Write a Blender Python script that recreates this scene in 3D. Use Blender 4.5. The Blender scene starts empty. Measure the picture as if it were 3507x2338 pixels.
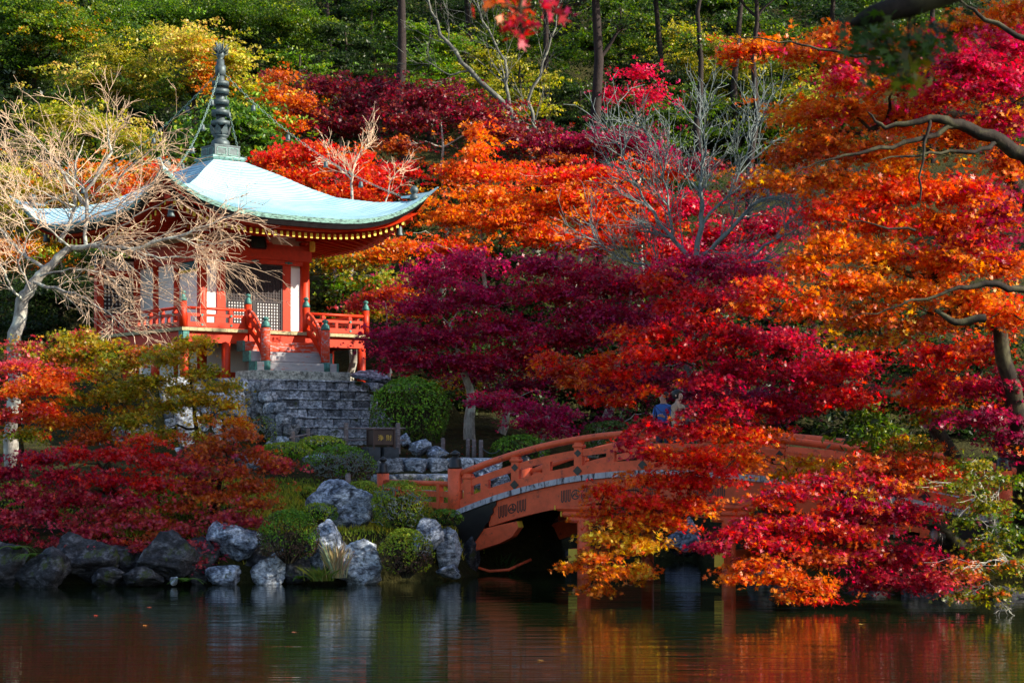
import bpy, math, random
import numpy as np
from mathutils import Vector, Matrix, Quaternion, noise as mnoise

# ------------------------------------------------------------------ camera, sky, sun
scene = bpy.context.scene
COL = scene.collection
F = 1915.0            # focal length in pixels of a 1024 wide frame
EYE = 2.8             # eye height over the pond (z = 0)
R = math.radians

cam_d = bpy.data.cameras.new('camera')
cam = bpy.data.objects.new('camera', cam_d); COL.objects.link(cam)
cam.location = (0, 0, EYE); cam.rotation_euler = (R(90), 0, 0)
cam_d.sensor_width = 36; cam_d.lens = 36 * F / 1024
cam_d.shift_y = 109 / 1024
cam_d.clip_start = 0.1; cam_d.clip_end = 1000
cam_d.dof.use_dof = True; cam_d.dof.focus_distance = 46; cam_d.dof.aperture_fstop = 5.0
scene.camera = cam

SUN_EL = R(29)
_az = Vector((0.96, -0.28)).normalized()
TO_SUN = Vector((_az.x * math.cos(SUN_EL), _az.y * math.cos(SUN_EL), math.sin(SUN_EL)))
world = bpy.data.worlds.new('World'); scene.world = world; world.use_nodes = True
wn = world.node_tree.nodes; wl = world.node_tree.links
bg = wn['Background']; bg.inputs['Strength'].default_value = 0.115
sky = wn.new('ShaderNodeTexSky'); sky.sky_type = 'NISHITA'; sky.sun_disc = False
sky.sun_elevation = SUN_EL; sky.sun_rotation = math.atan2(_az.x, _az.y)
wl.new(sky.outputs[0], bg.inputs['Color'])
sun_d = bpy.data.lights.new('sun', 'SUN'); sun_d.energy = 5.0; sun_d.angle = R(0.5); sun_d.color = (1.0, 0.9, 0.74)
sun = bpy.data.objects.new('sun', sun_d); COL.objects.link(sun)
sun.rotation_euler = (-TO_SUN).to_track_quat('-Z', 'Y').to_euler(); sun.location = TO_SUN * 80

vs = scene.view_settings
vs.view_transform = 'Standard'; vs.look = 'None'; vs.gamma = 1; vs.exposure = 1.12
cy = scene.cycles
cy.max_bounces = 8; cy.diffuse_bounces = 4; cy.glossy_bounces = 3; cy.transmission_bounces = 6
cy.use_denoising = True; cy.caustics_reflective = False; cy.caustics_refractive = False
cy.sample_clamp_indirect = 6

# ------------------------------------------------------------------ helpers
def P(px, py, d):
    """point that the photo shows at pixel (px, py) of a 1024 x 682 frame, d metres out"""
    return Vector(((px - 512) / F * d, d, EYE + (450 - py) / F * d))

def M(n, d):
    """n pixels in metres at d metres"""
    return n * d / F

def tag(o, label=None, cat=None, group=None, kind=None):
    if label: o['label'] = label
    if cat: o['category'] = cat
    if group: o['group'] = group
    if kind: o['kind'] = kind
    return o

def empty(name, loc=(0, 0, 0), rz=0.0, parent=None):
    o = bpy.data.objects.new(name, None); COL.objects.link(o)
    o.location = loc; o.rotation_euler = (0, 0, rz); o.empty_display_size = 0.3
    if parent: o.parent = parent
    return o

def thing(name, label, cat, loc=(0, 0, 0), rz=0.0, group=None):
    return tag(empty(name, loc, rz), label, cat, group)

def link_mesh(name, me, mat, parent=None):
    o = bpy.data.objects.new(name, me); COL.objects.link(o)
    for m in (mat if isinstance(mat, (list, tuple)) else [mat]):
        me.materials.append(m)
    if parent: o.parent = parent
    return o

class MB:
    """collects shapes, then links them as ONE mesh object"""
    def __init__(s): s.v = []; s.f = []; s.c = []; s.mi = []; s.sm = []
    def add(s, vs_, fs, col=None, mi=0, smooth=False):
        n = len(s.v); s.v.extend([tuple(x) for x in vs_])
        for f in fs:
            s.f.append([i + n for i in f]); s.c.append(col or (1, 1, 1)); s.mi.append(mi); s.sm.append(smooth)
    def box(s, c, size, rot=None, col=None, mi=0, bevel=0.0):
        hx, hy, hz = size[0] / 2, size[1] / 2, size[2] / 2
        c = Vector(c)
        if bevel > 0:
            b = min(bevel, hx * .8, hy * .8, hz * .8)
            vs_, fs = [], []
            # 24 vertex bevelled box
            idx = {}
            for sx in (-1, 1):
                for sy in (-1, 1):
                    for sz in (-1, 1):
                        for ax in range(3):
                            p = [sx * (hx - b), sy * (hy - b), sz * (hz - b)]
                            p[ax] += b * (sx, sy, sz)[ax]
                            idx[(sx, sy, sz, ax)] = len(vs_); vs_.append(Vector(p))
            for ax in range(3):
                o1, o2 = [(1, 2), (2, 0), (0, 1)][ax]
                for sg in (-1, 1):
                    q = []
                    for (a, b2) in ((-1, -1), (1, -1), (1, 1), (-1, 1)):
                        k = [0, 0, 0]; k[ax] = sg; k[o1] = a; k[o2] = b2
                        q.append(idx[(k[0], k[1], k[2], ax)])
                    fs.append(q if sg > 0 else q[::-1])
            for ax in range(3):  # edges running along ax
                o1, o2 = [(1, 2), (2, 0), (0, 1)][ax]
                for a in (-1, 1):
                    for b2 in (-1, 1):
                        q = []
                        for (sg, which) in ((-1, o1), (1, o1), (1, o2), (-1, o2)):
                            k = [0, 0, 0]; k[ax] = sg; k[o1] = a; k[o2] = b2
                            q.append(idx[(k[0], k[1], k[2], which)])
                        fs.append(q if a * b2 > 0 else q[::-1])
            for sx in (-1, 1):
                for sy in (-1, 1):
                    for sz in (-1, 1):
                        q = [idx[(sx, sy, sz, a)] for a in range(3)]
                        fs.append(q if sx * sy * sz > 0 else q[::-1])
        else:
            vs_ = [Vector((x, y, z)) for x in (-hx, hx) for y in (-hy, hy) for z in (-hz, hz)]
            fs = [[0, 1, 3, 2], [4, 6, 7, 5], [0, 4, 5, 1], [2, 3, 7, 6], [0, 2, 6, 4], [1, 5, 7, 3]]
        if rot is not None: vs_ = [rot @ v for v in vs_]
        s.add([v + c for v in vs_], fs, col, mi)
    def tube(s, pts, rad, sides=6, col=None, cap=True, smooth=True, mi=0):
        pts = [Vector(p) for p in pts]
        if not hasattr(rad, '__len__'): rad = [rad] * len(pts)
        n = len(pts); vs_, fs = [], []
        up = Vector((0, 0, 1))
        t0 = (pts[1] - pts[0]).normalized()
        a = t0.orthogonal().normalized()
        for i, p in enumerate(pts):
            t = (pts[min(i + 1, n - 1)] - pts[max(i - 1, 0)])
            t = t.normalized() if t.length > 1e-9 else t0
            a = (a - t * a.dot(t))
            a = a.normalized() if a.length > 1e-6 else t.orthogonal().normalized()
            b = t.cross(a)
            for k in range(sides):
                an = 2 * math.pi * k / sides
                vs_.append(p + (a * math.cos(an) + b * math.sin(an)) * rad[i])
        for i in range(n - 1):
            for k in range(sides):
                k2 = (k + 1) % sides
                fs.append([i * sides + k, i * sides + k2, (i + 1) * sides + k2, (i + 1) * sides + k])
        s.add(vs_, fs, col, mi, smooth)
        if cap:
            m = len(s.v) - len(vs_)
            s.f.append([m + k for k in range(sides)][::-1]); s.c.append(col or (1, 1, 1)); s.mi.append(mi); s.sm.append(False)
            s.f.append([m + (n - 1) * sides + k for k in range(sides)]); s.c.append(col or (1, 1, 1)); s.mi.append(mi); s.sm.append(False)
    def lathe(s, prof, c=(0, 0, 0), seg=16, col=None, mi=0, smooth=True):
        c = Vector(c); vs_, fs = [], []
        for (r, z) in prof:
            for k in range(seg):
                a = 2 * math.pi * k / seg
                vs_.append(c + Vector((r * math.cos(a), r * math.sin(a), z)))
        for i in range(len(prof) - 1):
            for k in range(seg):
                k2 = (k + 1) % seg
                fs.append([i * seg + k, i * seg + k2, (i + 1) * seg + k2, (i + 1) * seg + k])
        fs.append([k for k in range(seg)][::-1]); fs.append([(len(prof) - 1) * seg + k for k in range(seg)])
        s.add(vs_, fs, col, mi, smooth)
    def sweep(s, pts, w, h, side=None, col=None, mi=0):
        """rectangular bar along pts; w is measured along side, h along z"""
        pts = [Vector(p) for p in pts]; n = len(pts); vs_, fs = [], []
        for i, p in enumerate(pts):
            t = (pts[min(i + 1, n - 1)] - pts[max(i - 1, 0)]).normalized()
            sd = Vector(side) if side is not None else Vector((-t.y, t.x, 0)).normalized()
            up = sd.cross(t)
            if up.z < 0: up = -up
            hh = h[i] if hasattr(h, '__len__') else h
            for (a, b) in ((-1, -1), (1, -1), (1, 1), (-1, 1)):
                vs_.append(p + sd * (a * w / 2) + Vector((0, 0, 1)) * (b * hh / 2))
        for i in range(n - 1):
            for k in range(4):
                k2 = (k + 1) % 4
                fs.append([i * 4 + k, i * 4 + k2, i * 4 + 4 + k2, i * 4 + 4 + k])
        fs.append([3, 2, 1, 0]); fs.append([(n - 1) * 4 + k for k in range(4)])
        s.add(vs_, fs, col, mi)
    def slab(s, outline, c, u, v, depth, col=None, mi=0):
        """flat polygon in the plane (u, v) at c, given thickness along u x v"""
        c, u, v = Vector(c), Vector(u), Vector(v); w = u.cross(v).normalized() * depth
        a = [c + u * x + v * y for x, y in outline]; n = len(a)
        fs = [list(range(n))[::-1], [n + i for i in range(n)]]
        fs += [[i, (i + 1) % n, n + (i + 1) % n, n + i] for i in range(n)]
        s.add(a + [p + w for p in a], fs, col, mi)
    def strip(s, line, width, c, u, v, depth, col=None):
        """a band of even width along a 2-d polyline, lying on a plane"""
        n = len(line)
        for i in range(n - 1):
            (x0, y0), (x1, y1) = line[i], line[i + 1]
            L = math.hypot(x1 - x0, y1 - y0)
            if L < 1e-6: continue
            dx, dy = (x1 - x0) / L, (y1 - y0) / L; e = width * .45
            nx, ny = -dy * width / 2, dx * width / 2
            s.slab([(x0 - dx * e * .0 + nx, y0 + ny), (x0 - nx, y0 - ny), (x1 + dx * e * .3 - nx, y1 + dy * e * .3 - ny), (x1 + dx * e * .3 + nx, y1 + dy * e * .3 + ny)][::-1], c, u, v, depth + .0004 * (i % 3), col)
    def build(s, name, mat, parent=None, origin=None):
        me = bpy.data.meshes.new(name)
        v = s.v
        if origin is not None:
            o_ = Vector(origin); v = [(a - o_.x, b - o_.y, c - o_.z) for a, b, c in v]
        me.from_pydata(v, [], s.f); 
        if any(s.mi): me.polygons.foreach_set('material_index', s.mi)
        me.polygons.foreach_set('use_smooth', s.sm)
        at = me.attributes.new('Col', 'FLOAT_COLOR', 'FACE')
        at.data.foreach_set('color', [x for c in s.c for x in (c[0], c[1], c[2], 1.0)])
        me.update()
        o = link_mesh(name, me, mat, parent)
        if origin is not None: o.location = origin
        return o

# ------------------------------------------------------------------ materials
def mat_base(name):
    m = bpy.data.materials.new(name); m.use_nodes = True
    nt = m.node_tree; p = nt.nodes['Principled BSDF']
    return m, nt, p

def N(nt, typ, **kw):
    n = nt.nodes.new(typ)
    for k, v in kw.items():
        if k in n.inputs: n.inputs[k].default_value = v
        else: setattr(n, k, v)
    return n

def ramp(nt, stops):
    r = nt.nodes.new('ShaderNodeValToRGB'); e = r.color_ramp.elements
    while len(e) < len(stops): e.new(0.5)
    for i, (p, c) in enumerate(stops):
        e[i].position = p; e[i].color = (c[0], c[1], c[2], 1)
    return r

def coord(nt, scale=(1, 1, 1), kind='Object'):
    tc = nt.nodes.new('ShaderNodeTexCoord'); mp = nt.nodes.new('ShaderNodeMapping')
    mp.inputs['Scale'].default_value = scale
    nt.links.new(tc.outputs[kind], mp.inputs['Vector']); return mp.outputs[0]

def mat_paint(name, col, worn=None, amount=0.35, rough=0.55, scale=(3, 3, 3), spec=0.3, streak=0.25):
    """painted wood: small value changes, and places where the paint is worn through"""
    m, nt, p = mat_base(name); L = nt.links.new
    v = coord(nt, scale)
    n1 = N(nt, 'ShaderNodeTexNoise', Scale=2.0, Detail=6.0, Roughness=0.65); L(v, n1.inputs['Vector'])
    dark = tuple(c * (1 - streak) for c in col); lite = tuple(min(1, c * (1 + streak * .5)) for c in col)
    r1 = ramp(nt, [(0.3, dark), (0.55, col), (0.8, lite)]); L(n1.outputs[0], r1.inputs[0])
    out = r1.outputs[0]
    if worn:
        n2 = N(nt, 'ShaderNodeTexNoise', Scale=3.1, Detail=9.0, Roughness=0.7); L(v, n2.inputs['Vector'])
        r2 = ramp(nt, [(max(0.0, 0.62 - amount * .35), (0, 0, 0)), (0.72 - amount * .35, (1, 1, 1))]); L(n2.outputs[0], r2.inputs[0])
        mx = N(nt, 'ShaderNodeMixRGB'); L(r2.outputs[0], mx.inputs[0]); L(out, mx.inputs[1]); mx.inputs[2].default_value = (*worn, 1)
        out = mx.outputs[0]
    L(out, p.inputs['Base Color'])
    p.inputs['Roughness'].default_value = rough; p.inputs['Specular IOR Level'].default_value = spec
    bp = N(nt, 'ShaderNodeBump', Strength=0.15, Distance=0.01); L(n1.outputs[0], bp.inputs['Height']); L(bp.outputs[0], p.inputs['Normal'])
    return m

def mat_leaf(name, trans=0.42, gloss=0.25, rough=0.5):
    """thin leaf; each leaf has its own colour in the attribute Col"""
    m, nt, p = mat_base(name); L = nt.links.new
    a = N(nt, 'ShaderNodeAttribute', attribute_name='Col')
    L(a.outputs['Color'], p.inputs['Base Color']); p.inputs['Roughness'].default_value = rough
    p.inputs['Specular IOR Level'].default_value = gloss
    t = N(nt, 'ShaderNodeBsdfTranslucent')
    hs = N(nt, 'ShaderNodeHueSaturation', Saturation=1.1, Value=1.25); L(a.outputs['Color'], hs.inputs['Color']); L(hs.outputs[0], t.inputs['Color'])
    mx = N(nt, 'ShaderNodeMixShader', Fac=trans); L(p.outputs[0], mx.inputs[1]); L(t.outputs[0], mx.inputs[2])
    L(mx.outputs[0], nt.nodes['Material Output'].inputs['Surface'])
    return m

def mat_bark(name, c1, c2, lichen=None, scale=3.0):
    m, nt, p = mat_base(name); L = nt.links.new
    v = coord(nt, (scale, scale, scale * .35))
    n = N(nt, 'ShaderNodeTexNoise', Scale=4.0, Detail=8.0, Roughness=0.7); L(v, n.inputs['Vector'])
    r = ramp(nt, [(0.3, c1), (0.7, c2)]); L(n.outputs[0], r.inputs[0]); out = r.outputs[0]
    if lichen:
        v2 = coord(nt, (1, 1, 1)); n2 = N(nt, 'ShaderNodeTexNoise', Scale=3.0, Detail=5.0); L(v2, n2.inputs['Vector'])
        r2 = ramp(nt, [(0.5, (0, 0, 0)), (0.62, (1, 1, 1))]); L(n2.outputs[0], r2.inputs[0])
        mx = N(nt, 'ShaderNodeMixRGB'); L(r2.outputs[0], mx.inputs[0]); L(out, mx.inputs[1]); mx.inputs[2].default_value = (*lichen, 1); out = mx.outputs[0]
    L(out, p.inputs['Base Color']); p.inputs['Roughness'].default_value = 0.85; p.inputs['Specular IOR Level'].default_value = 0.2
    b = N(nt, 'ShaderNodeBump', Strength=0.5, Distance=0.03); L(n.outputs[0], b.inputs['Height']); L(b.outputs[0], p.inputs['Normal'])
    return m

def mat_stone(name, c1, c2, c3, moss=0.0, scale=1.0, use_col=False):
    m, nt, p = mat_base(name); L = nt.links.new
    v = coord(nt, (scale, scale, scale * 1.6))
    n = N(nt, 'ShaderNodeTexNoise', Scale=2.2, Detail=10.0, Roughness=0.68, Distortion=0.8); L(v, n.inputs['Vector'])
    r = ramp(nt, [(0.38, c1), (0.5, c2), (0.62, c3)]); L(n.outputs[0], r.inputs[0]); out = r.outputs[0]
    w = N(nt, 'ShaderNodeTexNoise', Scale=7.0, Detail=12.0, Roughness=0.8); L(v, w.inputs['Vector'])
    rw = ramp(nt, [(0.41, (0.12, 0.12, 0.13)), (0.5, (0.85, 0.85, 0.85)), (0.60, (1.55, 1.55, 1.55))]); L(w.outputs[0], rw.inputs[0])
    mu = N(nt, 'ShaderNodeMixRGB', blend_type='MULTIPLY', Fac=0.85); L(out, mu.inputs[1]); L(rw.outputs[0], mu.inputs[2]); out = mu.outputs[0]
    if use_col:
        a = N(nt, 'ShaderNodeAttribute', attribute_name='Col')
        mc = N(nt, 'ShaderNodeMixRGB', blend_type='MULTIPLY', Fac=1.0); L(out, mc.inputs[1]); L(a.outputs['Color'], mc.inputs[2]); out = mc.outputs[0]
    if moss > 0:
        n3 = N(nt, 'ShaderNodeTexNoise', Scale=1.7, Detail=7.0, Roughness=0.7); L(coord(nt, (1, 1, 1)), n3.inputs['Vector'])
        r3 = ramp(nt, [(0.62 - moss * .3, (0, 0, 0)), (0.68 - moss * .3, (1, 1, 1))]); L(n3.outputs[0], r3.inputs[0])
        mg = N(nt, 'ShaderNodeMixRGB'); L(r3.outputs[0], mg.inputs[0]); L(out, mg.inputs[1]); mg.inputs[2].default_value = (0.045, 0.06, 0.012, 1); out = mg.outputs[0]
    L(out, p.inputs['Base Color']); p.inputs['Roughness'].default_value = 0.75; p.inputs['Specular IOR Level'].default_value = 0.35
    b = N(nt, 'ShaderNodeBump', Strength=0.7, Distance=0.05); L(w.outputs[0], b.inputs['Height']); L(b.outputs[0], p.inputs['Normal'])
    return m

def mat_plain(name, col, rough=0.6, metal=0.0, spec=0.4, var=0.2, scale=6):
    m, nt, p = mat_base(name); L = nt.links.new
    n = N(nt, 'ShaderNodeTexNoise', Scale=float(scale), Detail=5.0); L(coord(nt), n.inputs['Vector'])
    r = ramp(nt, [(0.3, tuple(c * (1 - var) for c in col)), (0.7, tuple(min(1, c * (1 + var)) for c in col))]); L(n.outputs[0], r.inputs[0])
    L(r.outputs[0], p.inputs['Base Color'])
    p.inputs['Roughness'].default_value = rough; p.inputs['Metallic'].default_value = metal; p.inputs['Specular IOR Level'].default_value = spec
    return m

VERM = mat_paint('vermilion_paint', (0.54, 0.032, 0.005), (0.40, 0.035, 0.012), 0.14, 0.5)
VERM_WORN = mat_paint('worn_vermilion', (0.58, 0.05, 0.012), (0.33, 0.30, 0.30), 0.30, 0.6, (1.2, 5, 5))
BRIDGE_RED = mat_paint('bridge_vermilion', (0.86, 0.135, 0.05), (0.34, 0.07, 0.04), 0.16, 0.45, (2, 2, 2))
GREY_WOOD = mat_paint('weathered_wood', (0.36, 0.37, 0.38), (0.5, 0.09, 0.03), 0.2, 0.8, (1.0, 6, 6))
STEP_WOOD = mat_paint('bare_step_wood', (0.36, 0.35, 0.36), (0.52, 0.08, 0.03), 0.12, 0.8, (1.0, 6, 6))
EDGE_WOOD = mat_paint('deck_edge_wood', (0.42, 0.36, 0.20), (0.2, 0.18, 0.1), 0.3, 0.8, (3, 3, 8))
PLANK_GREY = mat_paint('plank_end_wood', (0.52, 0.53, 0.57), (0.06, 0.05, 0.06), 0.30, 0.85, (4, 4, 1.2))
WHITE = mat_plain('white_plaster', (0.80, 0.79, 0.77), 0.85, var=0.04, spec=0.2, scale=2)
CREAM = mat_plain('cream_plaster', (0.74, 0.64, 0.52), 0.85, var=0.06, spec=0.2, scale=2)
YELLOW = mat_plain('yellow_ochre_paint', (0.80, 0.56, 0.06), 0.6, var=0.15)
BLACK = mat_plain('black_lacquer', (0.012, 0.011, 0.012), 0.35, var=0.3, spec=0.5)
DARKWOOD = mat_plain('dark_lattice_wood', (0.02, 0.012, 0.014), 0.6, var=0.4)
BLUE_SHUT = mat_plain('blue_green_shutter', (0.02, 0.10, 0.13), 0.6)
VERDIGRIS = mat_plain('verdigris_metal', (0.05, 0.17, 0.15), 0.6, 0.3, var=0.5, scale=12)
BRONZE = mat_plain('dark_bronze', (0.075, 0.10, 0.105), 0.55, 0.4, var=0.35, scale=8)
CHAINMAT = mat_plain('pale_green_chain', (0.20, 0.30, 0.27), 0.6, 0.2, var=0.3)
PLAQUE = mat_plain('dark_green_plaque', (0.01, 0.035, 0.03), 0.5)
GOLD = mat_plain('gold_paint', (0.62, 0.40, 0.06), 0.5, 0.0)
BROWN_METAL = mat_plain('brown_metal', (0.055, 0.03, 0.024), 0.5, var=0.25)
CONCRETE = mat_plain('dark_concrete', (0.05, 0.056, 0.065), 0.9, var=0.3)
GREYPOST = mat_paint('grey_post_wood', (0.17, 0.13, 0.13), (0.3, 0.27, 0.27), 0.3, 0.8, (2, 2, 8))
TILE = mat_plain('dark_roof_board', (0.03, 0.03, 0.035), 0.6)

def mat_copper():
    m, nt, p = mat_base('weathered_copper_roof'); L = nt.links.new
    a = N(nt, 'ShaderNodeAttribute', attribute_name='Col')
    n = N(nt, 'ShaderNodeTexNoise', Scale=0.7, Detail=8.0, Roughness=0.65); L(coord(nt), n.inputs['Vector'])
    r = ramp(nt, [(0.3, (0.28, 0.48, 0.58)), (0.55, (0.39, 0.60, 0.69)), (0.8, (0.52, 0.71, 0.77))]); L(n.outputs[0], r.inputs[0])
    mu = N(nt, 'ShaderNodeMixRGB', blend_type='MULTIPLY', Fac=1.0); L(r.outputs[0], mu.inputs[1]); L(a.outputs['Color'], mu.inputs[2])
    L(mu.outputs[0], p.inputs['Base Color']); p.inputs['Roughness'].default_value = 0.5; p.inputs['Specular IOR Level'].default_value = 0.45
    return m
COPPER = mat_copper()
COPPER_EDGE = mat_paint('verdigris_copper_edge', (0.20, 0.38, 0.33), (0.03, 0.05, 0.05), 0.4, 0.55, (2, 2, 9))

ROCK = mat_stone('shade_blue_grey_rock', (0.035, 0.042, 0.06), (0.26, 0.31, 0.40), (0.62, 0.67, 0.76), 0.06, 1.6)  # grey rock with the blue of skylit shade mixed into its colour
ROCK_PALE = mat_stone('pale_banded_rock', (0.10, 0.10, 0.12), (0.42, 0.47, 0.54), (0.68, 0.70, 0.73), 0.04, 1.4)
ROCK_SHADED = mat_stone('shaded_mossy_rock', (0.010, 0.010, 0.012), (0.035, 0.035, 0.042), (0.12, 0.12, 0.135), 0.16, 1.4)  # mossy rock, its colour darkened for the shadow under foliage
STONE = mat_stone('cut_step_stone', (0.06, 0.065, 0.075), (0.26, 0.29, 0.33), (0.52, 0.54, 0.57), 0.10, 2.0, True)
GRANITE = mat_stone('pale_granite_slab', (0.30, 0.32, 0.28), (0.42, 0.44, 0.38), (0.52, 0.52, 0.46), 0.0, 1.0)

BARK_DARK = mat_bark('dark_maple_bark', (0.008, 0.006, 0.005), (0.035, 0.026, 0.020), (0.07, 0.065, 0.035))
BARK_GREY = mat_bark('grey_lichen_bark', (0.16, 0.14, 0.12), (0.46, 0.43, 0.38), (0.56, 0.57, 0.48))
BARK_CEDAR = mat_bark('cedar_bark', (0.010, 0.007, 0.007), (0.042, 0.030, 0.028), None, 5.0)
BARK_PALE = mat_bark('pale_twig_bark', (0.56, 0.36, 0.22), (0.84, 0.64, 0.46), None)
BARK_SHADED = mat_bark('shaded_lichen_bark', (0.06, 0.06, 0.055), (0.17, 0.17, 0.15), (0.22, 0.23, 0.19))  # grey lichen bark darkened to stand in for shade on the hillside
BARK_SILVER = mat_bark('silver_green_bark', (0.10, 0.125, 0.12), (0.24, 0.28, 0.27), None)
LEAF = mat_leaf('maple_leaf', 0.52, 0.45, 0.42)
LEAF_GREEN = mat_leaf('evergreen_leaf', 0.35, 0.4, 0.4)
LEAF_SHRUB = mat_leaf('azalea_leaf', 0.25, 0.25, 0.55)

def mat_ground():
    m, nt, p = mat_base('mossy_earth'); L = nt.links.new
    n = N(nt, 'ShaderNodeTexNoise', Scale=0.9, Detail=9.0, Roughness=0.65); L(coord(nt), n.inputs['Vector'])
    r = ramp(nt, [(0.3, (0.018, 0.014, 0.008)), (0.5, (0.03, 0.03, 0.009)), (0.7, (0.06, 0.052, 0.016))]); L(n.outputs[0], r.inputs[0])
    L(r.outputs[0], p.inputs['Base Color']); p.inputs['Roughness'].default_value = 0.95; p.inputs['Specular IOR Level'].default_value = 0.1
    b = N(nt, 'ShaderNodeBump', Strength=0.8, Distance=0.2)
    n2 = N(nt, 'ShaderNodeTexNoise', Scale=9.0, Detail=8.0); L(coord(nt), n2.inputs['Vector']); L(n2.outputs[0], b.inputs['Height']); L(b.outputs[0], p.inputs['Normal'])
    return m
GROUND = mat_ground()

def mat_water():
    m, nt, p = mat_base('pond_water'); L = nt.links.new
    p.inputs['Base Color'].default_value = (0.006, 0.011, 0.004, 1); p.inputs['Roughness'].default_value = 0.02
    p.inputs['IOR'].default_value = 1.33; p.inputs['Specular IOR Level'].default_value = 0.5
    v1 = coord(nt, (0.05, 2.3, 1)); n1 = N(nt, 'ShaderNodeTexNoise', Scale=1.0, Detail=3.0, Roughness=0.5, Distortion=0.0); L(v1, n1.inputs['Vector'])
    v2 = coord(nt, (0.14, 9, 1)); n2 = N(nt, 'ShaderNodeTexNoise', Scale=1.0, Detail=2.0, Roughness=0.5); L(v2, n2.inputs['Vector'])
    ad = N(nt, 'ShaderNodeMath', operation='MULTIPLY_ADD'); L(n2.outputs[0], ad.inputs[0]); ad.inputs[1].default_value = 0.35; L(n1.outputs[0], ad.inputs[2])
    b = N(nt, 'ShaderNodeBump', Strength=0.7, Distance=0.013); L(ad.outputs[0], b.inputs['Height']); L(b.outputs[0], p.inputs['Normal'])
    return m
WATER = mat_water()

# ------------------------------------------------------------------ terrain and water
SHORE = [(-120, 38), (-40, 39), (-12, 40.2), (-6, 40.4), (-2.4, 40.6), (-1.2, 42.0), (-0.6, 43.6), (1.2, 45.2), (2.2, 49), (4.6, 50.3),
         (5.2, 46), (5.8, 39.2), (6.8, 37.6), (9, 36.6), (14, 35), (40, 33), (120, 32)]
_sx = np.array([p[0] for p in SHORE], float); _sy = np.array([p[1] for p in SHORE], float)
BC = (-9.44, 62.0); BTH = 0.66300459      # pavilion centre and turn
def sst(a, b, x):
    t = np.clip((x - a) / (b - a), 0, 1); return t * t * (3 - 2 * t)
def ground_z(X, Y):
    X = np.asarray(X, float); Y = np.asarray(Y, float)
    best = np.full(np.broadcast(X, Y).shape, 1e9)
    for i in range(len(_sx) - 1):
        ax, ay, bx, by = _sx[i], _sy[i], _sx[i + 1], _sy[i + 1]
        dx, dy = bx - ax, by - ay
        t = np.clip(((X - ax) * dx + (Y - ay) * dy) / (dx * dx + dy * dy), 0, 1)
        best = np.minimum(best, np.hypot(X - ax - t * dx, Y - ay - t * dy))
    t = np.where(Y > np.interp(X, _sx, _sy), best, -best)
    HL = np.interp(Y, [39, 42, 44, 47, 49, 51, 54, 58, 66], [0.8, 1.1, 1.4, 1.75, 2.15, 2.5, 2.7, 3.2, 4.2])
    HR = np.interp(Y, [34, 38, 41, 46, 50, 52, 62, 66], [0.7, 1.0, 1.35, 1.6, 2.2, 2.5, 2.6, 3.4])
    k = sst(-1.0, 2.0, X); H = HL * (1 - k) + HR * k
    c, s = math.cos(BTH), math.sin(BTH)
    a = (X - BC[0]) * c + (Y - BC[1]) * s; b = -(X - BC[0]) * s + (Y - BC[1]) * c
    pod = sst(-5.9, -5.0, b) * sst(-6.2, -4.6, a) * sst(6.2, 5.0, a)
    H = H * (1 - pod) + np.maximum(H, 4.9) * pod
    H = H + 0.5 * np.clip(Y - 67, 0, 1e9) * sst(67, 75, Y)
    zs = np.where(t < 0, np.maximum(-1.2, t * 1.6), 0.75 * sst(0, 0.5, t) + 0.45 * t)
    z = np.minimum(zs, H)
    return z
def gz(x, y): return float(ground_z(np.array([x]), np.array([y]))[0])

def make_terrain():
    xs = np.concatenate([np.linspace(-75, -22, 28), np.linspace(-21.6, 21.6, 150), np.linspace(22, 75, 28)])
    ys = np.concatenate([np.linspace(29, 70, 190), np.linspace(71, 190, 60)])
    X, Y = np.meshgrid(xs, ys); Z = ground_z(X, Y)
    rng = np.random.default_rng(1)
    Z = Z + np.where(Z > 0.3, 1, 0) * rng.normal(0, 0.025, Z.shape)
    nx, ny = len(xs), len(ys)
    v = np.stack([X, Y, Z], -1).reshape(-1, 3)
    idx = np.arange(nx * ny).reshape(ny, nx)
    f = np.stack([idx[:-1, :-1], idx[:-1, 1:], idx[1:, 1:], idx[1:, :-1]], -1).reshape(-1, 4)
    me = bpy.data.meshes.new('ground'); me.from_pydata(v.tolist(), [], f.tolist())
    me.polygons.foreach_set('use_smooth', [True] * len(me.polygons))
    tag(link_mesh('ground', me, GROUND), 'mossy earth of the garden bank rising into a wooded hillside', 'ground', kind='structure')
make_terrain()
mb = MB(); mb.add([(-140, -30, 0), (140, -30, 0), (140, 75, 0), (-140, 75, 0)], [[0, 1, 2, 3]])
tag(mb.build('water', WATER), 'dark rippled pond water mirroring the trees and bridge', 'pond', kind='structure')
mb = MB(); mb.add([(-140, -30, -1.15), (140, -30, -1.15), (140, 35, -1.15), (-140, 35, -1.15)], [[0, 1, 2, 3]])
tag(mb.build('pond_bed', GROUND), 'dark bed of the pond', 'pond bed', kind='structure')

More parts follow.
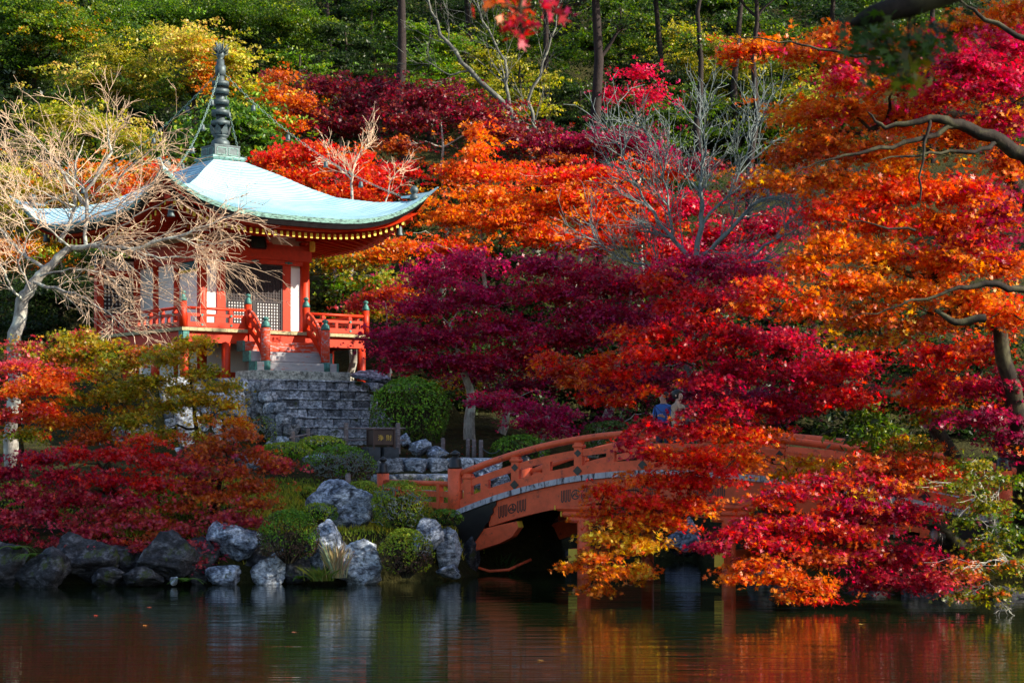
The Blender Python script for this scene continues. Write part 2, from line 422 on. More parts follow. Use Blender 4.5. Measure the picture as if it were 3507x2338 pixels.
# ------------------------------------------------------------------ pavilion
PAV = thing('pavilion', 'red and white wooden temple hall with curved pale copper roof and tall bronze spire', 'temple hall', (BC[0], BC[1], 0), BTH)
HW, HD, OV = 1.856, 2.147, 1.43           # half width, half depth, veranda depth
RA, RB = 4.72, 5.0                        # roof half sizes
DK = 6.50                                 # deck level
GP = 4.92                                 # podium level
def zr(s, t):
    h = np.interp(s, [.12, .3, .43, .56, .75, .91, 1.0], [12.10, 11.62, 11.22, 10.90, 10.72, 10.74, 11.0])
    g = np.interp(s, [.12, .22, .3, .43, .56, .75, 1.0], [12.10, 11.70, 11.42, 10.98, 10.62, 10.24, 9.90])
    return float(g + (h - g) * abs(t) ** 3.4)
def rp(side, s, t, dz=0.0, inset=0.0, zz=None):
    z = (zr(s, t) if zz is None else zz) + dz
    a_, b_ = RA * s - inset, RB * s - inset
    if side == 0: return (t * a_, -b_, z)
    if side == 1: return (a_, t * b_, z)
    if side == 2: return (-t * a_, b_, z)
    return (-a_, -t * b_, z)
def side_vec(side): return [Vector((0, -1, 0)), Vector((1, 0, 0)), Vector((0, 1, 0)), Vector((-1, 0, 0))][side]

rng = random.Random(5)
rb = MB(); NS, NT = 30, 22
svals = [.12 + .88 * i / NS for i in range(NS + 1)]
for side in range(4):
    for i in range(NS):
        s0, s1 = svals[i], svals[i + 1]; sm_ = s1 - (s1 - s0) * .16
        off = (i % 2) * .5
        for j in range(NT):
            t0, t1 = -1 + 2 * j / NT, -1 + 2 * (j + 1) / NT
            k = 1 + rng.uniform(-.10, .08)
            rb.add([rp(side, s0, t0), rp(side, s0, t1), rp(side, sm_, t1, .012), rp(side, sm_, t0, .012)], [[3, 2, 1, 0]], (k, k, k))
            rb.add([rp(side, sm_, t0, .012), rp(side, sm_, t1, .012), rp(side, s1, t1), rp(side, s1, t0)], [[3, 2, 1, 0]], (.40, .50, .54))
roof = rb.build('roof', COPPER, PAV)
def eave_band(z0, z1, in0, in1, bottom_in):
    b = MB()
    for side in range(4):
        for j in range(NT * 2):
            t0, t1 = -1 + 2 * j / (NT * 2), -1 + 2 * (j + 1) / (NT * 2)
            b.add([rp(side, 1, t0, z0, in0), rp(side, 1, t1, z0, in0), rp(side, 1, t1, z1, in1), rp(side, 1, t0, z1, in1)], [[3, 2, 1, 0]])
            b.add([rp(side, 1, t0, z1, in1), rp(side, 1, t1, z1, in1), rp(side, 1, t1, z1, bottom_in), rp(side, 1, t0, z1, bottom_in)], [[3, 2, 1, 0]])
    return b
eave_band(0.0, -.14, 0.0, .02, .2).build('roof_edge', COPPER_EDGE, roof)
eave_band(-.145, -.30, .05, .12, .4).build('eave_board', BLACK, roof)
eave_band(-.305, -.38, .22, .26, .7).build('eave_fascia', VERM, roof)
# corner upturns
b = MB()
for sa, sb in ((1, -1), (-1, -1), (1, 1), (-1, 1)):
    base = Vector((sa * RA, sb * RB, zr(1, 1)))
    d = Vector((sa, sb, 0)).normalized(); n = Vector((-d.y, d.x, 0))
    pts = [base - d * .9 + Vector((0, 0, -.14)), base - d * .45 + Vector((0, 0, -.10)), base - Vector((0, 0, .04)), base + d * .30 + Vector((0, 0, .17))]
    b.sweep(pts, .10, [.05, .10, .12, .03], n)
b.build('corner_tip', COPPER, roof)
def zsof(s, t):
    o = zr(.93, t) - .44; i_ = 9.80 + .25 * abs(t) ** 3
    return i_ + (o - i_) * (s - .42) / (.93 - .42)
b = MB()
for side in range(4):
    for j in range(16):
        t0, t1 = -1 + j / 8, -1 + (j + 1) / 8
        for (s0, s1) in ((.38, .6), (.6, .8), (.8, .955)):
            b.add([rp(side, s0, t0, zz=zsof(s0, t0)), rp(side, s0, t1, zz=zsof(s0, t1)), rp(side, s1, t1, zz=zsof(s1, t1)), rp(side, s1, t0, zz=zsof(s1, t0))], [[0, 1, 2, 3]])
b.build('soffit', VERM, roof)
def rafter(side, c):
    half = RA if side in (0, 2) else RB; other = RB if side in (0, 2) else RA
    s_out = .90; wall = (HD if side in (0, 2) else HW) / other
    s_in = max(wall * .97, abs(c) / half + .01)
    if s_in > s_out - .03: return
    pts = []
    for k in range(4):
        s = s_in + (s_out - s_in) * k / 3; t = c / (half * s)
        p = rp(side, s, max(-1, min(1, t)), zz=zsof(s, max(-1, min(1, t))) - .17)
        pts.append(Vector(p))
    m = MB(); w = side_vec(side); sd = Vector((-w.y, w.x, 0))
    m.sweep(pts, .085, .15, sd)
    r_ = m.build('rafter', VERM, PAV)
    e = MB(); e.sweep([pts[-1] + w * .002, pts[-1] + w * .014], .09, .154, sd); e.build('rafter_cap', YELLOW, r_)
for k in range(39): rafter(0, -4.05 + 8.1 * k / 38)
for k in range(30): rafter(1, -4.3 + 8.6 * k / 29)
for k in range(30): rafter(3, -4.3 + 8.6 * k / 29)
for sa, sb in ((1, -1), (-1, -1), (1, 1), (-1, 1)):
    m = MB(); pts = []
    for k in range(6):
        s = .40 + .52 * k / 5; pts.append(Vector((sa * RA * s, sb * RB * s, zsof(s, 1) - .12)))
    d = Vector((sa, sb, 0)).normalized()
    m.sweep(pts, .17, .20, Vector((-d.y, d.x, 0))); m.build('hip_rafter', VERM, PAV)
    s = .86; bz = zsof(s, 1) - .22
    bm_ = MB(); c0 = (sa * RA * s, sb * RB * s, bz)
    bm_.tube([(c0[0], c0[1], bz), (c0[0], c0[1], bz - .14)], .01, 5)
    bm_.lathe([(.03, -.13), (.075, -.16), (.09, -.22), (.095, -.34), (.115, -.42), (.12, -.45), (.07, -.44)], c0, 12)
    bm_.build('eave_bell', BRONZE, PAV)
    hb = MB(); s = .93
    hb.lathe([(.13, 0), (.15, .05), (.14, .12), (.08, .17), (.07, .19), (.12, .24), (.14, .31), (.12, .38), (.07, .43), (.005, .46)], (sa * RA * s, sb * RB * s, zr(s, 1) - .02), 14)
    hb.build('corner_finial', BRONZE, roof)

# walls, posts and beams
def pbox(name, mat, c, size, parent=PAV, rot=None, bevel=0.0):
    m = MB(); m.box(c, size, rot, bevel=bevel); return m.build(name, mat, parent)
def zbox(name, mat, a0, a1, b0, b1, z0, z1, parent=PAV, bevel=0.0):
    return pbox(name, mat, ((a0 + a1) / 2, (b0 + b1) / 2, (z0 + z1) / 2), (abs(a1 - a0), abs(b1 - b0), z1 - z0), parent, None, bevel)
zbox('core_wall', CREAM, -HW + .08, HW - .08, -HD + .08, HD - .08, 8.5, 9.95)
for a in (-HW, HW):
    for bb in (-HD, -.55, .85, HD) if a < 0 else (-HD, -.7, .7, HD):
        m = MB(); r_ = .155 if abs(bb) == HD else .115
        m.tube([(a, bb, GP), (a, bb, 9.17)], r_, 18, cap=True); m.build('column', VERM, PAV)
for a in (-1.185, 1.185):
    zbox('door_post', VERM, a - .145, a + .145, -HD - .02, -HD + .14, 6.56, 8.69)
for a0, a1 in ((-1.70, -1.33), (1.33, 1.70)):
    zbox('wall_panel', WHITE, a0, a1, -HD + .03, -HD + .09, 6.62, 8.62)
for b0, b1 in ((-HD + .13, -.665), (-.435, .735), (.965, HD - .13)):
    zbox('wall_panel', WHITE, -HW + .02, -HW + .08, b0, b1, 6.60, 8.80 if b0 > -1 else 8.36)
    zbox('wall_panel', WHITE, HW - .08, HW - .02, b0, b1, 6.60, 8.80)
zbox('back_wall', WHITE, -HW + .12, HW - .12, HD - .08, HD, 6.5, 8.9)
w_ = zbox('shuttered_window', BLUE_SHUT, -HW - .01, -HW + .05, -HD + .24, -.77, 8.44, 8.98)
m = MB()
for (b0, b1, z0, z1) in ((-HD + .17, -.70, 8.37, 8.43), (-HD + .17, -.70, 8.985, 9.03)): m.box((-HW, (b0 + b1) / 2, (z0 + z1) / 2), (.10, b1 - b0, z1 - z0))
m.build('window_frame', YELLOW, w_)
# beams all round
def ring_beam(name, mat, z0, z1, out, th=.14):
    m = MB(); A_, B_ = HW + out, HD + out
    m.box((0, -B_ + th / 2, (z0 + z1) / 2), (2 * A_, th, z1 - z0)); m.box((0, B_ - th / 2, (z0 + z1) / 2), (2 * A_, th, z1 - z0))
    m.box((-A_ + th / 2, 0, (z0 + z1) / 2), (th, 2 * B_ - 2 * th - .004, z1 - z0)); m.box((A_ - th / 2, 0, (z0 + z1) / 2), (th, 2 * B_ - 2 * th - .004, z1 - z0))
    return m.build(name, mat, PAV)
ring_beam('lintel_beam', VERM, 8.69, 8.83, .10)
ring_beam('head_beam', VERM, 8.835, 9.17, .17)
ring_beam('wall_plate', VERM, 9.175, 9.33, .07)
ring_beam('floor_beam', VERM, 6.46, 6.60, .17)
ring_beam('eave_purlin', VERM, 9.72, 9.86, .30)
for a in (-1.2, -.02, 1.2):
    m = MB(); m.lathe([(.05, -.006), (.055, .0), (.03, .02), (.005, .026)], (0, 0, 0), 8)
    for q in (-.085, .085): m.box((q, 0, .004), (.10, .045, .012))
    o = m.build('nail_cover', VERDIGRIS, PAV); o.location = (a, -HD - .105, 8.76); o.rotation_euler = (R(90), 0, 0)
# corner brackets with pale ends
for sa in (-1, 1):
    for sb in (-1, 1):
        m = MB()
        for k, (w, z) in enumerate(((.34, 9.40), (.62, 9.55), (.95, 9.67))):
            m.box((sa * HW, sb * HD, z), (w, .14 + .004 * k, .11), bevel=.02); m.box((sa * HW, sb * HD, z + .003), (.14 + .004 * k, w, .11), bevel=.02)
        o = m.build('bracket', VERM, PAV)
        e = MB(); e.box((sa * (HW + .18), sb * (HD + .18), 9.33), (.16, .16, .34), Matrix.Rotation(R(45), 3, 'Z'), bevel=.03); e.build('corner_nose', YELLOW, o)
        for cc, sz in (((sa * HW - .48, sb * HD, 9.67), (.016, .11, .09)), ((sa * HW + .48, sb * HD, 9.67), (.016, .11, .09)), ((sa * HW, sb * (HD + .482), 9.67), (.11, .016, .09))):
            e = MB(); e.box(cc, sz); e.build('bracket_end', YELLOW, o)
# frog-leg strut with the plaque over the door
m = MB()
for q in (-1, 1):
    m.slab([(q * .12, .36), (q * .22, .36), (q * .40, .12), (q * .62, 0), (q * .44, 0), (q * .28, .10)][::q], (0, -HD - .05, 9.33), (1, 0, 0), (0, 0, 1), .08)
m.box((0, -HD - .09, 9.68), (.6, .10, .07)); m.build('frog_leg_strut', VERM, PAV)
pl = MB(); pl.box((0, 0, 0), (.46, .05, .52), bevel=.02)
plq = pl.build('plaque', PLAQUE, PAV); plq.location = (0, -HD - .22, 9.42); plq.rotation_euler = (R(-14), 0, 0)
fr = MB()
for (x, z, w, h) in ((0, .28, .60, .07), (0, -.28, .54, .06), (-.26, 0, .07, .5), (.26, 0, .07, .5)): fr.box((x, -.012, z), (w, .06, h), bevel=.02)
fr.build('plaque_frame', BLACK, plq)

# lattice doors
def lattice(w, z0, z1, step, bar, depth):
    m = MB(); nx = max(2, round(w / step)); nz = max(2, round((z1 - z0) / step))
    for i in range(nx + 1): m.box((-w / 2 + w * i / nx, 0, (z0 + z1) / 2), (bar, depth, z1 - z0))
    for i in range(nz + 1): m.box((0, .003, z0 + (z1 - z0) * i / nz), (w, depth * .8, bar))
    return m
for q in (-1, 1):
    d_ = empty('door_leaf', (q * .518, -HD + .03, 0), 0, PAV)
    lattice(1.0, 6.60, 8.66, .0985, .036, .022).build('lattice', DARKWOOD, d_)
    m = MB()
    for x in (-.49, .49): m.box((x, -.004, 7.63), (.06, .055, 2.1))
    for z in (6.60, 7.50, 8.65): m.box((0, -.006, z), (.92, .052, .055))
    m.build('door_frame', DARKWOOD, d_)
    m = MB(); m.box((0, .024, 7.05), (.98, .02, .88)); m.build('paper_panel', WHITE, d_)
    m = MB(); m.box((0, .03, 8.08), (.98, .02, 1.15)); m.build('dark_backing', BROWN_METAL, d_)
m = MB(); m.lathe([(.02, 0), (.035, .01), (.03, .03), (.01, .035)], (0, 0, 0), 10); o = m.build('door_ring', BRONZE, PAV); o.location = (.06, -HD - .02, 7.75); o.rotation_euler = (R(90), 0, 0)
zbox('threshold', VERM, -1.72, 1.72, -HD - .20, -HD - .02, 6.505, 6.60)

# veranda
ver = empty('veranda', (0, 0, 0), 0, PAV)
A_, B_ = HW + OV, HD + OV
m = MB()
BB = HD + .12; m.box((0, (BB - B_) / 2 + .07, 6.43), (2 * A_ - .3, BB + B_ - .2, .12)); m.build('floor', STEP_WOOD, ver)
m = MB(); n = 26
for k in range(n):
    x = -A_ - .06 + (2 * A_ + .12) * (k + .5) / n; w = (2 * A_ + .12) / n - .008
    m.box((x, -(B_ - .04), 6.44), (w, .22, .10))
    y = -B_ + .08 + (BB + B_ - .1) * (k + .5) / n; w2 = (BB + B_ - .1) / n - .008
    for sa in (-1, 1): m.box((sa * (A_ - .04), y, 6.44), (.22, w2, .10))
m.build('floor_edge', EDGE_WOOD, ver)
m = MB()
m.box((0, -(B_ - .12), 6.22), (2 * A_ - .1, .13, .33))
for sa in (-1, 1): m.box((sa * (A_ - .12), (BB - B_) / 2 + .12, 6.22), (.13, BB + B_ - .3, .33))
m.build('rim_beam', VERM, ver)
posts = [(-A_ + .12, -B_ + .12), (-1.75, -B_ + .12), (1.72, -B_ + .12), (A_ - .12, -B_ + .12)]
posts += [(-A_ + .12, y) for y in (-1.6, .3)] + [(A_ - .12, y) for y in (-1.6, .3, 2.1)]
for (x, y) in posts:
    zt = 6.06
    m = MB(); m.tube([(x, y, GP - .4), (x, y, zt)], .135, 16); m.build('support_post', VERM, ver)
m = MB(); m.box((-A_ - .02, -B_ + .10, 6.27), (.03, .2, .24)); m.box((-A_ + .10, -B_ - .02, 6.27), (.2, .03, .24)); m.build('beam_end_cap', VERDIGRIS, ver)
zbox('underfloor_wall', WHITE, -HW, HW, -HD - .03, -HD + .03, 5.25, 6.3)
zbox('underfloor_sill', VERM, -HW, HW, -HD - .06, -HD + .06, 5.0, 5.24)
zbox('underfloor_wall', WHITE, -HW - .03, -HW + .03, -HD + .04, HD, 5.0, 6.3)
def finial(name, x, y, z, r, mat, parent):
    m = MB()
    m.lathe([(r * 1.03, 0), (r * 1.03, .07), (r * .9, .10), (r * .8, .11), (r * .86, .14), (r * .45, .20), (r * .42, .215), (r * .72, .245), (r * .78, .275), (r * .6, .305), (r * .05, .335)], (x, y, z), 14)
    return m.build(name, mat, parent)
def newel(x, y, zb, zt, r, parent, mat=VERM, foot=False):
    m = MB(); m.tube([(x, y, zb), (x, y, zt)], r, 16); o = m.build('newel_post', mat, parent)
    finial('newel_cap', x, y, zt, r, VERDIGRIS, o)
    if foot:
        m = MB(); m.tube([(x, y, zb - .002), (x, y, zb + .30)], r + .012, 16); m.build('newel_foot', VERDIGRIS, o)
def rail_run(p0, p1, name='railing', parent=ver, ends=(True, True)):
    g = empty(name, (0, 0, 0), 0, PAV)
    p0, p1 = Vector(p0), Vector(p1); d = (p1 - p0); L = d.length; d.normalize()
    def at(s, z): return p0 + d * s + Vector((0, 0, z))
    m = MB(); m.tube([at(-.02, .575), at(L + .02, .575)], .048, 10); m.build('top_rail', VERM, g)
    m = MB(); m.sweep([at(0, .375), at(L, .375)], .08, .085); m.build('mid_rail', VERM, g)
    m = MB(); m.sweep([at(0, .085), at(L, .085)], .12, .15); m.build('bottom_rail', VERM, g)
    n = max(1, round(L / .8)); rz = math.atan2(d.y, d.x); rot = Matrix.Rotation(rz, 3, 'Z')
    for k in range(n):
        s = L * (k + .5) / n
        m = MB(); m.box(at(s, .27), (.10, .09, .54), rot); m.box(at(s, .46), (.15, .13, .07), rot, bevel=.015); m.build('baluster', VERM, g)
        nrm = Vector((d.y, -d.x, 0))
        for z in (.085, .375):
            e = MB(); e.tube([at(s, z) + nrm * .062, at(s, z) + nrm * .078], .04, 8); e.build('nail_cover', VERDIGRIS, g)
    for k in range(n + 1):
        s = L * k / n
        s = min(max(s, .06), L - .06)
        m = MB(); m.box(at(s, .25), (.09, .07, .18), rot); m.build('baluster', VERM, g)
fx, fy = A_ - .02, B_ - .02
for (x, y) in ((-fx, -fy), (fx, -fy), (-1.04, -fy), (1.04, -fy)): newel(x, y, DK, DK + .76, .115, PAV)
newel(fx, BB - .05, DK, DK + .76, .115, PAV)
rail_run((-fx + .12, -fy, DK), (-1.16, -fy, DK)); rail_run((1.16, -fy, DK), (fx - .12, -fy, DK))
rail_run((-fx, HD - .05, DK), (-fx, -fy + .12, DK)); rail_run((fx, -fy + .12, DK), (fx, BB - .17, DK))
# screen wall at the end of the left veranda
scr = empty('veranda_screen', (0, 0, 0), 0, PAV)
x0, x1 = -A_ - .05, -HW - .02
m = MB(); m.box((x0 + .1, HD, 6.85), (.24, .2, 3.9)); m.box((x1 - .08, HD, 7.5), (.16, .16, 2.2)); m.build('screen_post', VERM, scr)
m = MB(); m.box(((x0 + x1) / 2 - .1, HD - .02, 8.52), (x1 - x0 + .3, .16, .20)); m.build('screen_beam', VERM, scr)
m = MB(); m.box(((x0 + x1) / 2, HD, 8.78), (x1 - x0 - .2, .08, .30)); o = m.build('screen_frieze', WHITE, scr)
m = MB(); m.box((x0 + .14, HD - .01, 8.85), (.34, .14, .44)); m.box(((x0 + x1) / 2, HD - .01, 9.0), (x1 - x0, .14, .10)); m.build('screen_cap', BLACK, scr)
m = MB()
for k in range(3):
    cx = x0 + .52 + k * .34; pts = [(cx + .075 * math.cos(i * .524), .075 * math.sin(i * .524)) for i in range(13)]
    m.strip(pts, .018, (0, HD - .042, 8.78), (1, 0, 0), (0, 0, 1), .006)
    for j in range(3):
        a0 = j * 2.094; m.strip([(cx + r0 * math.cos(a0 + r0 * 25), r0 * math.sin(a0 + r0 * 25)) for r0 in (.005, .02, .035, .05)], .022, (0, HD - .042, 8.78), (1, 0, 0), (0, 0, 1), .006)
m.build('swirl_emblem', BLACK, scr)
m = lattice(x1 - x0 - .42, 6.55, 8.40, .135, .062, .03)
o = m.build('screen_lattice', DARKWOOD, scr); o.location = ((x0 + x1) / 2 + .03, HD - .05, 0)
zbox('screen_paper', WHITE, x0 + .22, x1 - .17, HD - .025, HD - .005, 6.5, 8.42, scr)

# wooden stairs in front
ws = empty('wooden_stairs', (0, 0, 0), 0, PAV)
for k in range(3):
    y0 = -B_ - .06 - .36 * k; zt = 6.13 - .325 * k; hw_ = 1.42
    m = MB(); m.box((0, y0 - .19, zt - .16), (2 * hw_, .38, .30), bevel=.012); st = m.build('stair_step', STEP_WOOD if k else VERM_WORN, PAV)
    m = MB(); m.box((-hw_ - .03, y0 - .19, zt - .16), (.075, .40, .32), bevel=.01); m.build('step_end_cap', VERDIGRIS, st); m = MB(); m.box((hw_ + .03, y0 - .19, zt - .16), (.075, .40, .32), bevel=.01); m.build('step_end_cap', VERDIGRIS, st)
zbox('riser_board', VERM, -1.0, 1.0, -B_ + .0, -B_ + .05, 6.0, 6.38, ws)
zbox('stone_slab', GRANITE, -1.62, 1.62, -B_ - 1.62, -B_ - .2, 4.90, 5.20, ws, .02)
yb = -B_ - 1.06
for q in (-1, 1):
    newel(q * 1.06, yb, 5.20, 6.50, .14, PAV, VERM_WORN, True)
    top = Vector((q * 1.05, -fy - .10, 7.06)); bot = Vector((q * 1.06, yb + .10, 6.22))
    def curve(dz, sag=.10):
        pts = []
        for i in range(11):
            t = i / 10; p = top.lerp(bot, t); p.z += .12 * math.sin(math.pi * t) + dz - (0.0 if dz > -.1 else .02); pts.append(p)
        return pts
    m = MB(); m.tube(curve(.02), .05, 10); m.build('handrail', VERM_WORN, ws)
    m = MB(); m.sweep(curve(-.20), .085, .16, (1, 0, 0)); m.build('handrail_beam', VERM, ws)
    m = MB(); m.sweep(curve(-.55), .10, .2, (1, 0, 0)); m.build('stair_string', VERM, ws)
    for t in (.25, .6, .85):
        p = top.lerp(bot, t); m = MB(); m.box((p.x, p.y, p.z - .16), (.07, .09, .62)); m.build('stair_baluster', VERM, ws)
# spire
def zs_(y): return EYE + (450 - (120 + .319 * y) / 3.4248) / F * 62
sp = empty('spire', (0, 0, 0), 0, PAV)
def sqtier(name, prof, mat):
    m = MB()
    for (t0, z0), (t1, z1) in zip(prof[:-1], prof[1:]):
        a0 = [(-t0, -t0, z0), (t0, -t0, z0), (t0, t0, z0), (-t0, t0, z0)]; a1 = [(-t1, -t1, z1), (t1, -t1, z1), (t1, t1, z1), (-t1, t1, z1)]
        m.add(a0 + a1, [[i, (i + 1) % 4, 4 + (i + 1) % 4, 4 + i] for i in range(4)])
    t1, z1 = prof[-1]; m.add([(-t1, -t1, z1), (t1, -t1, z1), (t1, t1, z1), (-t1, t1, z1)], [[0, 1, 2, 3]])
    return m.build(name, mat, sp)
sqtier('flared_tier', [(.5, 12.02), (.62, 12.20), (.61, 12.24), (.56, 12.27)], COPPER_EDGE)
bx = sqtier('dew_basin', [(.455, 12.25), (.455, 12.58), (.47, 12.585), (.47, 12.62)], BRONZE)
m = MB()
for side in range(4):
    v = side_vec(side); u = Vector((-v.y, v.x, 0))
    for q in (-.21, .21):
        for (dx, dz, w, h) in ((0, .11, .32, .02), (0, -.11, .32, .02), (-.16, 0, .02, .2), (.16, 0, .02, .2)):
            c = v * .458 + u * (q + dx) + Vector((0, 0, 12.42 + dz)); rot = Matrix.Rotation(math.atan2(u.y, u.x), 3, 'Z'); m.box(c, (w, .02, h), rot)
m.build('basin_panel', COPPER_EDGE, sp)
m = MB(); m.lathe([(.29, 12.62), (.31, 12.68), (.30, 12.76), (.26, 12.82), (.20, 12.86), (.19, 12.90), (.24, 12.94), (.27, 12.98), (.15, 13.0), (.14, 14.6), (.125, zs_(430))], (0, 0, 0), 20); m.build('spire_shaft', BRONZE, sp)
m = MB()
for k in range(8):
    a = k * math.pi / 4; c, s = math.cos(a), math.sin(a)
    prof = [(.22, 12.95, .05), (.28, 13.03, .10), (.30, 13.13, .11), (.33, 13.23, .07), (.39, 13.30, .012)]
    vs_ = []
    for (r_, z, w) in prof:
        for q in (-1, 1): vs_.append((r_ * c - q * w * s, r_ * s + q * w * c, z))
    inner = [(x * .93, y * .93, z) for x, y, z in vs_]
    fs = [[2 * i, 2 * i + 1, 2 * i + 3, 2 * i + 2] for i in range(4)]; n = len(vs_)
    fs += [[n + 2 * i + 2, n + 2 * i + 3, n + 2 * i + 1, n + 2 * i] for i in range(4)]
    fs += [[2 * i, 2 * i + 2, n + 2 * i + 2, n + 2 * i] for i in range(4)] + [[2 * i + 3, 2 * i + 1, n + 2 * i + 1, n + 2 * i + 3] for i in range(4)]
    m.add(vs_ + inner, fs)
m.build('lotus_petals', BRONZE, sp)
for y, r_ in ((525, .275), (610, .275), (725, .278), (835, .285), (950, .31)):
    z = zs_(y); m = MB(); m.lathe([(.13, z - .02), (r_ - .03, z - .05), (r_, z - .085), (r_ + .005, z + .08), (r_ - .03, z + .085), (r_ - .05, z + .02), (.13, z + .04)], (0, 0, 0), 24); m.build('spire_ring', BRONZE, sp)
m = MB(); m.lathe([(.13, zs_(440)), (.16, zs_(415)), (.175, zs_(395)), (.17, zs_(330)), (.13, zs_(322)), (.12, zs_(262)), (.06, zs_(258)), (.12, zs_(235)), (.135, zs_(210)), (.11, zs_(185)), (.03, zs_(160)), (.005, zs_(110))], (0, 0, 0), 18); m.build('spire_jewel', BRONZE, sp)
m = MB(); rr = random.Random(3)
for k in range(46):
    a = rr.uniform(0, 6.283); el = rr.uniform(.1, 1.5); L = rr.uniform(.17, .30)
    d = Vector((math.cos(a) * math.cos(el), math.sin(a) * math.cos(el), math.sin(el) * 1.15)); c0 = Vector((0, 0, zs_(222)))
    m.tube([c0 + d * .11, c0 + d * (.11 + L * .6) + Vector((0, 0, .02)), c0 + d * (.10 + L) + Vector((0, 0, .07))], [.022, .016, .004], 4)
m.build('spire_flame', BRONZE, sp)
ztop = zs_(418)
for sa, sb in ((1, -1), (-1, -1), (1, 1), (-1, 1)):
    s = .90; p0 = Vector((sa * .10, sb * .10, ztop)); p1 = Vector((sa * RA * s, sb * RB * s, zr(s, 1) + .10))
    L = (p1 - p0).length; nl = int(L / .115); pts = [p0.lerp(p1, i / nl) - Vector((0, 0, .85 * 4 * (i / nl) * (1 - i / nl) * .62)) for i in range(nl + 1)]
    m = MB()
    for i in range(nl):
        a, b_ = pts[i], pts[i + 1]; t = (b_ - a).normalized(); sd = t.orthogonal().normalized()
        if i % 2: sd = t.cross(sd)
        c = (a + b_) / 2
        loop = [c + t * (.075 * math.cos(q * math.pi / 4)) + sd * (.032 * math.sin(q * math.pi / 4)) for q in range(9)]
        m.tube(loop, .0075, 4, cap=False)
    ch = m.build('chain', CHAINMAT, PAV)
    for f in (.16, .36, .56, .76):
        c0 = pts[int(nl * f)]; bb = MB(); bb.tube([c0, c0 - Vector((0, 0, .09))], .008, 4)
        bb.lathe([(.02, -.08), (.06, -.10), (.068, -.16), (.072, -.22), (.088, -.27), (.05, -.275)], c0, 10); bb.build('chain_bell', BRONZE, ch)

# ------------------------------------------------------------------ arched bridge
BAL = R(26.0)
BU = Vector((math.cos(BAL), -math.sin(BAL), 0)); BWV = Vector((math.sin(BAL), math.cos(BAL), 0))
B0 = Vector(((452 - 512) / F * 43.3, 43.3, 0)); BW = 4.0; BL = 12.3
_bs = [-0.3, 0, 1.0, 1.9, 3.0, 4.2, 5.4, 6.6, 8.0, 9.6, 11.3, 12.3, 12.6]
_bz = [1.28, 1.42, 1.76, 2.02, 2.23, 2.35, 2.385, 2.33, 2.18, 1.96, 1.66, 1.42, 1.34]
_bcx = np.polyfit(_bs, _bz, 5)
def bz(s): return float(np.polyval(_bcx, s))
def bp(s, w, dz=0.0): return B0 + BU * s + BWV * w + Vector((0, 0, bz(s) + dz))
BR = thing('arched_bridge', 'vermilion arched wooden bridge with black post caps over the pond', 'bridge', (0, 0, 0))
ss = [BL * i / 40 for i in range(41)]
m = MB(); m.sweep([bp(s, BW / 2, -.06) for s in ss], BW - .3, .08, BWV); m.build('deck', PLANK_GREY, BR)
